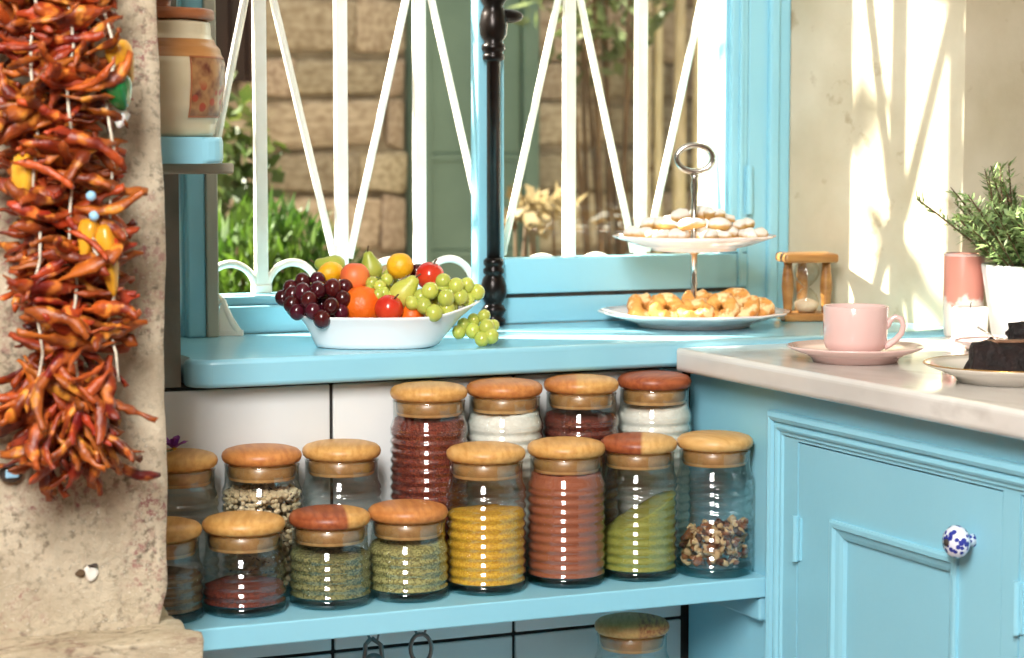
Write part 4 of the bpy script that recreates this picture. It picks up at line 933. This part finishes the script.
for k in range(14):
    me = bpy.data.meshes.new('chili_pod'); v, f = pod(k); me.from_pydata(v, [], f); me.update(); me.materials.append(M['chili_pod'])
    for q_ in me.polygons: q_.use_smooth = True
    podm.append(me)
rnd = random.Random(21)
def addpod(p, dr, L_, roll):
    o = bpy.data.objects.new('chili_pod', rnd.choice(podm)); COL.objects.link(o); o.parent = ri
    qn = dr.to_track_quat('X', 'Z'); o.rotation_mode = 'QUATERNION'
    from mathutils import Quaternion
    o.rotation_quaternion = qn @ Quaternion((1, 0, 0), roll); o.location = p - RO; s_ = L_; o.scale = (s_, s_ * rnd.uniform(.85, 1.35), s_ * rnd.uniform(.85, 1.35))
cords = (.428, .462, .500)
npod = 0
def zof(py): return PY(60, py, 2.10).z
backV, backF = [], []
def addback(p, dr, L_):
    me = rnd.choice(podm); mt = T(*(p - RO)) @ dr.to_track_quat('X', 'Z').to_matrix().to_4x4() @ RX(rnd.uniform(0, 6.28)) @ SC(L_, L_ * 1.1, L_ * 1.1); n0 = len(backV)
    backV.extend(tuple(mt @ v.co) for v in me.vertices); backF.extend(tuple(i + n0 for i in q_.vertices) for q_ in me.polygons)
NP = 300; NBK = 190
for i in range(NP + NBK):
    bk = i >= NP; t = ((i - NP if bk else i) + rnd.random()) / (NBK if bk else NP); py = -45 + 505 * t; z = zof(py)
    hw = .080 if py < 130 else .062 if py < 370 else .056
    L_ = rnd.uniform(.046, .082); cxx = .450 if py < 130 else .462
    x0 = cxx + rnd.uniform(-hw, hw) * .62; side = 1 if x0 > cxx else -1
    if rnd.random() < .4: side = -side
    y = (2.118 + rnd.uniform(-.010, .014)) if bk else (2.080 + rnd.uniform(-.026, .036))
    if py < 350:
        dr = Vector((side * 1.0, rnd.uniform(-.45, .15), rnd.gauss(-.06, .24))).normalized(); x0 -= side * L_ * .45
    else:
        k = (py - 350) / 110; dr = Vector((side * rnd.uniform(.1, 1.0) * (1.05 - .50 * k), rnd.uniform(-.3, .05), -rnd.uniform(.15, .9) - .5 * k)).normalized(); z = zof(py - 22 * k); x0 -= side * L_ * .15 * (1 - k)
    y = min(y, 2.137 - max(0, dr.y) * L_)
    if bk: addback(Vector((x0, y, z)), dr, L_)
    else: addpod(Vector((x0, y, z)), dr, L_, rnd.uniform(0, 6.28))
M['chili_back'] = mat('dried_chili_skin_inner', (178, 76, 24), (88, 22, 10), 40, .36, .4, 160, lo=.36, hi=.66, c3=(216, 134, 50), c3s=60, c3lo=.56, c3hi=.68)
obj('inner_pods', (backV, backF), 'chili_back', ri, True)['kind'] = 'stuff'
for cx_ in cords:
    zb = zof(410 if cx_ < .45 else (425 if cx_ < .48 else 380)); pts = [(cx_ - RO.x + .004 * math.sin(k * 1.7 + cx_ * 40), 2.070 - RO.y + .008 * math.sin(k * 2.3 + cx_ * 70), zb - RO.z + (1.40 - zb) * k / 16) for k in range(17)]
    obj('cord', tube(pts, .0015, 6), 'cord', ri, True)
bow = [PY(100, 245, 2.055), PY(92, 238, 2.052), PY(94, 250, 2.05), PY(102, 262, 2.05), PY(104, 276, 2.052)]
obj('cord_knot', tube([q_ - RO for q_ in bow], .0016, 6), 'cord', ri, True)
PEP = [(0, -1.6), (.15, -1.55), (.4, -1.3), (.7, -.7), (.95, 0), (1.0, .45), (.85, .8), (.45, 1.0), (.2, .95), (0, .9)]
def ceramic(nm, px, py, ln, wd, rot, m, Y=2.075):
    p = PY(px, py, Y); v, f = lathe([(a * wd, b_ * ln / 2.6) for a, b_ in PEP], 20)
    v = [(x * (1 + .10 * math.cos(4 * math.atan2(y, x))), y * (1 + .10 * math.cos(4 * math.atan2(y, x))), z) for x, y, z in v]
    obj(nm, xf((v, f), T(*(p - RO)) @ RY(rot)), m, ri, True)
ceramic('ceramic_green_pepper', 117, 90, .034, .0150, -.35, 'green_glaze', 2.062)
ceramic('ceramic_yellow_pepper', 121, 58, .044, .0125, -.35, 'yellow_glaze', 2.072)
ceramic('ceramic_yellow_pepper', 24, 178, .062, .0115, .1, 'yellow_glaze', 2.075)
ceramic('ceramic_yellow_pepper', 107, 252, .070, .0110, -.15, 'yellow_glaze', 2.058)
ceramic('ceramic_yellow_pepper', 88, 235, .040, .0100, .2, 'yellow_glaze', 2.060)
ceramic('ceramic_garlic', 121, 117, .018, .0075, .2, 'wax', 2.075)
for (px, py) in ((91, 196), (94, 216)): obj('blue_bead', xf(ball(.0050), T(*(PY(px, py, 2.050) - RO))), 'pale_blue', ri, True)
q = PY(12, 474, 2.138); hk = thing('wall_hook', 'small dark wall fixing with a pale blue enamel face on the stone pillar', 'hook', (q.x, 2.1455, q.z))
obj('backplate', xf(lathe([(0, 0), (.0115, 0), (.0115, .004), (.009, .007), (0, .007)], 20), SC(1, 1, .8) @ RX(PI / 2)), 'old_iron', hk, True)
obj('enamel_face', xf(rbox(-.0065, .0065, -.010, -.006, -.004, .005, .0015), T(0, 0, 0)), 'pale_blue', hk)

# ================================================================== GARDEN OUTSIDE
GW = 5.4
struct(obj('ground', box(-4, 8, WOUT, 9, -.1, 0.0), 'ground'))
gwall = struct(obj('wall_garden', box(-.5, 6, GW + .03, GW + .35, 0, 2.35), 'mortar'))
smesh = []
for k in range(7):
    v, f = rbox(0, 1, 0, 1, 0, 1, .12, 2); v, f = jitter((v, f), .20, 1.7, k * 5); me = bpy.data.meshes.new('stone'); me.from_pydata(v, [], f); me.update(); me.materials.append(M['stone'])
    for q_ in me.polygons: q_.use_smooth = True
    smesh.append(me)
rs = random.Random(5); xa = PY(150, 200, GW).x; xb = PY(740, 200, GW).x; z = .62; ns = 0
gx0_, gx1_ = PY(409, 200, GW).x, PY(532, 200, GW).x; dk0, dk1 = PY(196, 40, GW).x, PY(262, 40, GW).x; dkz = PY(230, 86, GW).z
while z < 1.78:
    hh = rs.uniform(.10, .19); x = xa + rs.uniform(-.1, 0)
    while x < xb:
        ww = rs.uniform(.14, .40)
        nx = x + ww
        if nx > gx0_ and x < gx0_: nx = gx0_
        skip = (x >= gx0_ - .001 and x < gx1_ - .02) or (z + hh * .5 > dkz and x + ww * .5 > dk0 and x + ww * .5 < dk1)
        if x >= gx0_ - .001 and x < gx1_ - .02: x = gx1_; continue
        if not skip and nx - x > .04 and ns < 300:
            o = bpy.data.objects.new('stone', rs.choice(smesh)); COL.objects.link(o); o.parent = gwall; o.location = (x + .004, GW + .008 - rs.uniform(0, .012), z + .004); o.scale = (nx - x - .012, .06, hh - .010); ns += 1
        x = nx
    z += hh
gd = thing('garden_shutter', 'muted green panelled wooden shutter against the garden stone wall', 'shutter', (gx0_, GW, 0))
wG = gx1_ - gx0_
obj('frame', join(rbox(0, .045, -.05, .025, .45, 2.2, .004), rbox(wG - .045, wG, -.05, .025, .45, 2.2, .004)), 'green_door', gd)
zz = [.45, .62, PY(470, 252, GW).z, PY(470, 156, GW).z, 1.78, 2.2]
for k in range(5):
    obj('panel', rbox(.046, wG - .046, -.03, .02, zz[k] + .006, zz[k + 1] - .006, .006), 'green_door', gd)
for k in range(1, 5): obj('rail', rbox(.046, wG - .046, -.036, .01, zz[k] - .014, zz[k] + .006, .003), 'green_door', gd)
dw = thing('dark_garden_shutter', 'dark brown wooden shutter high on the garden stone wall', 'shutter', (dk0, GW, dkz))
for k in range(4):
    w4 = (dk1 - dk0) / 4; obj('board', rbox(k * w4 + .002, (k + 1) * w4 - .002, -.01, .02, .01, 1.0, .003), 'dark_wood', dw)
# reed screen
x0 = PY(646, 100, 5.2).x; rf = thing('reed_screen', 'pale vertical bamboo screen in the garden beyond the right window sash', 'screen', (x0, 5.2, 0))
for k in range(13):
    o = obj('cane', tube([(0, 0, .0), (.004, 0, .9), (0, .003, 2.1)], .013, 7), 'bamboo', rf, True) if k == 0 else bpy.data.objects.new('cane', cm_)
    if k == 0: cm_ = o.data
    else: COL.objects.link(o); o.parent = rf
    o.location = (k * .037 + rs.uniform(-.005, .005), rs.uniform(-.006, .006), 0); o.rotation_euler = (0, rs.uniform(-.012, .012), rs.uniform(0, 6))
for zc in (.7, 1.12, 1.9): obj('tie_rail', tube([(-.02, .02, zc), (.48, .02, zc)], .009, 7), 'twig', rf, True)
# foliage
def leafmat(name, a, b, tr=.35):
    m, nt, bb = newmat(name); N = nt.nodes; L = nt.links; tc = N.new('ShaderNodeTexCoord'); n = N.new('ShaderNodeTexNoise'); n.inputs['Scale'].default_value = 7; L.new(tc.outputs['Object'], n.inputs['Vector'])
    r = N.new('ShaderNodeValToRGB'); r.color_ramp.elements[0].position = .35; r.color_ramp.elements[1].position = .65; r.color_ramp.elements[0].color = lin(a); r.color_ramp.elements[1].color = lin(b); L.new(n.outputs[0], r.inputs[0])
    L.new(r.outputs[0], bb.inputs['Base Color']); bb.inputs['Roughness'].default_value = .5
    tl = N.new('ShaderNodeBsdfTranslucent'); L.new(r.outputs[0], tl.inputs[0]); mx = N.new('ShaderNodeMixShader'); mx.inputs[0].default_value = tr
    L.new(bb.outputs[0], mx.inputs[1]); L.new(tl.outputs[0], mx.inputs[2]); L.new(mx.outputs[0], N['Material Output'].inputs[0]); M[name] = m
leafmat('bush_leaf', (48, 84, 24), (90, 118, 36)); leafmat('dry_leaf', (164, 146, 108), (128, 110, 76)); leafmat('tree_leaf', (92, 108, 64), (120, 128, 84)); leafmat('shrub_leaf', (58, 82, 36), (92, 104, 46))
def leaves(n, fpos_, size, wid, up, rnd_):
    V, Fc = [], []
    for i in range(n):
        c = fpos_(rnd_); d_ = Vector((rnd_.uniform(-1, 1), rnd_.uniform(-1, 1), rnd_.uniform(-1, 1) + up)).normalized(); s_ = d_.orthogonal().normalized(); s_.rotate(Matrix.Rotation(rnd_.uniform(0, 6.28), 3, d_))
        l_ = size * rnd_.uniform(.7, 1.3); w_ = s_ * (wid * rnd_.uniform(.7, 1.3)); k = len(V)
        V += [tuple(c), tuple(c + d_ * l_ * .45 + w_), tuple(c + d_ * l_), tuple(c + d_ * l_ * .45 - w_)]; Fc.append((k, k + 1, k + 2, k + 3))
    return V, Fc
def inball(c, rx, ry, rz):
    def fn(r):
        while True:
            p = Vector((r.uniform(-1, 1), r.uniform(-1, 1), r.uniform(-1, 1)))
            if p.length <= 1: return Vector((c[0] + p.x * rx, c[1] + p.y * ry, c[2] + p.z * rz))
    return fn
def shrub(name, label, base, c, rx, ry, rz, n, size, wid, up, leaf, nst=7, cat='shrub'):
    t = thing(name, label, cat, base); b0 = Vector(base); cl = Vector(c) - b0
    SV, SF = [], []
    for k in range(nst):
        e = cl + Vector((rs.uniform(-.7, .7) * rx, rs.uniform(-.7, .7) * ry, rs.uniform(-.2, .8) * rz)); v, f = tube([(rs.uniform(-.03, .03), rs.uniform(-.03, .03), 0), e * .5 + Vector((rs.uniform(-.05, .05), 0, .05)), e], [.012, .008, .003], 5); n0 = len(SV); SV += v; SF += [tuple(i + n0 for i in q_) for q_ in f]
    obj('stems', (SV, SF), 'twig', t)
    obj('foliage', leaves(n, inball(tuple(cl), rx, ry, rz), size, wid, up, rs), leaf, t)['kind'] = 'stuff'; return t
bc = PY(268, 262, 4.0)
shrub('garden_bush', 'bright green spiky bush growing outside below the left window half', (bc.x, 4.0, 0), (bc.x, 4.0, bc.z - .17), .20, .18, .26, 4200, .060, .0055, 1.4, 'bush_leaf', 12)
q = PY(228, 178, 4.6); shrub('garden_shrub', 'thin leafy garden shrub rising behind the spiky bush', (q.x, 4.6, 0), (q.x, 4.6, q.z), .13, .10, .20, 260, .05, .016, .2, 'shrub_leaf', 6)
q = PY(536, 213, 4.3); shrub('dry_shrub', 'dry pale-leaved plant outside behind the right window sash', (q.x, 4.3, 0), (q.x, 4.3, q.z), .075, .06, .035, 90, .05, .012, .3, 'dry_leaf', 6)
q = PY(598, 40, 4.8); shrub('garden_tree', 'loose dark olive tree in front of the garden wall beyond the right sash', (q.x + .05, 4.8, 0), (q.x, 4.8, q.z + .28), .24, .18, .36, 800, .06, .012, 0, 'tree_leaf', 9, 'tree')
# shade tree up the slope of the sun: its leaves dapple the splayed wall
A = Vector((1.76, 2.60, 1.15)); tcn = A + SUNV * 3.0
shrub('shade_tree', 'olive tree outside whose crown dapples the sunlight on the splayed wall', (tcn.x - .1, tcn.y + .2, 0), tuple(tcn), .75, .55, .60, 105, .17, .034, 0, 'tree_leaf', 14, 'tree')
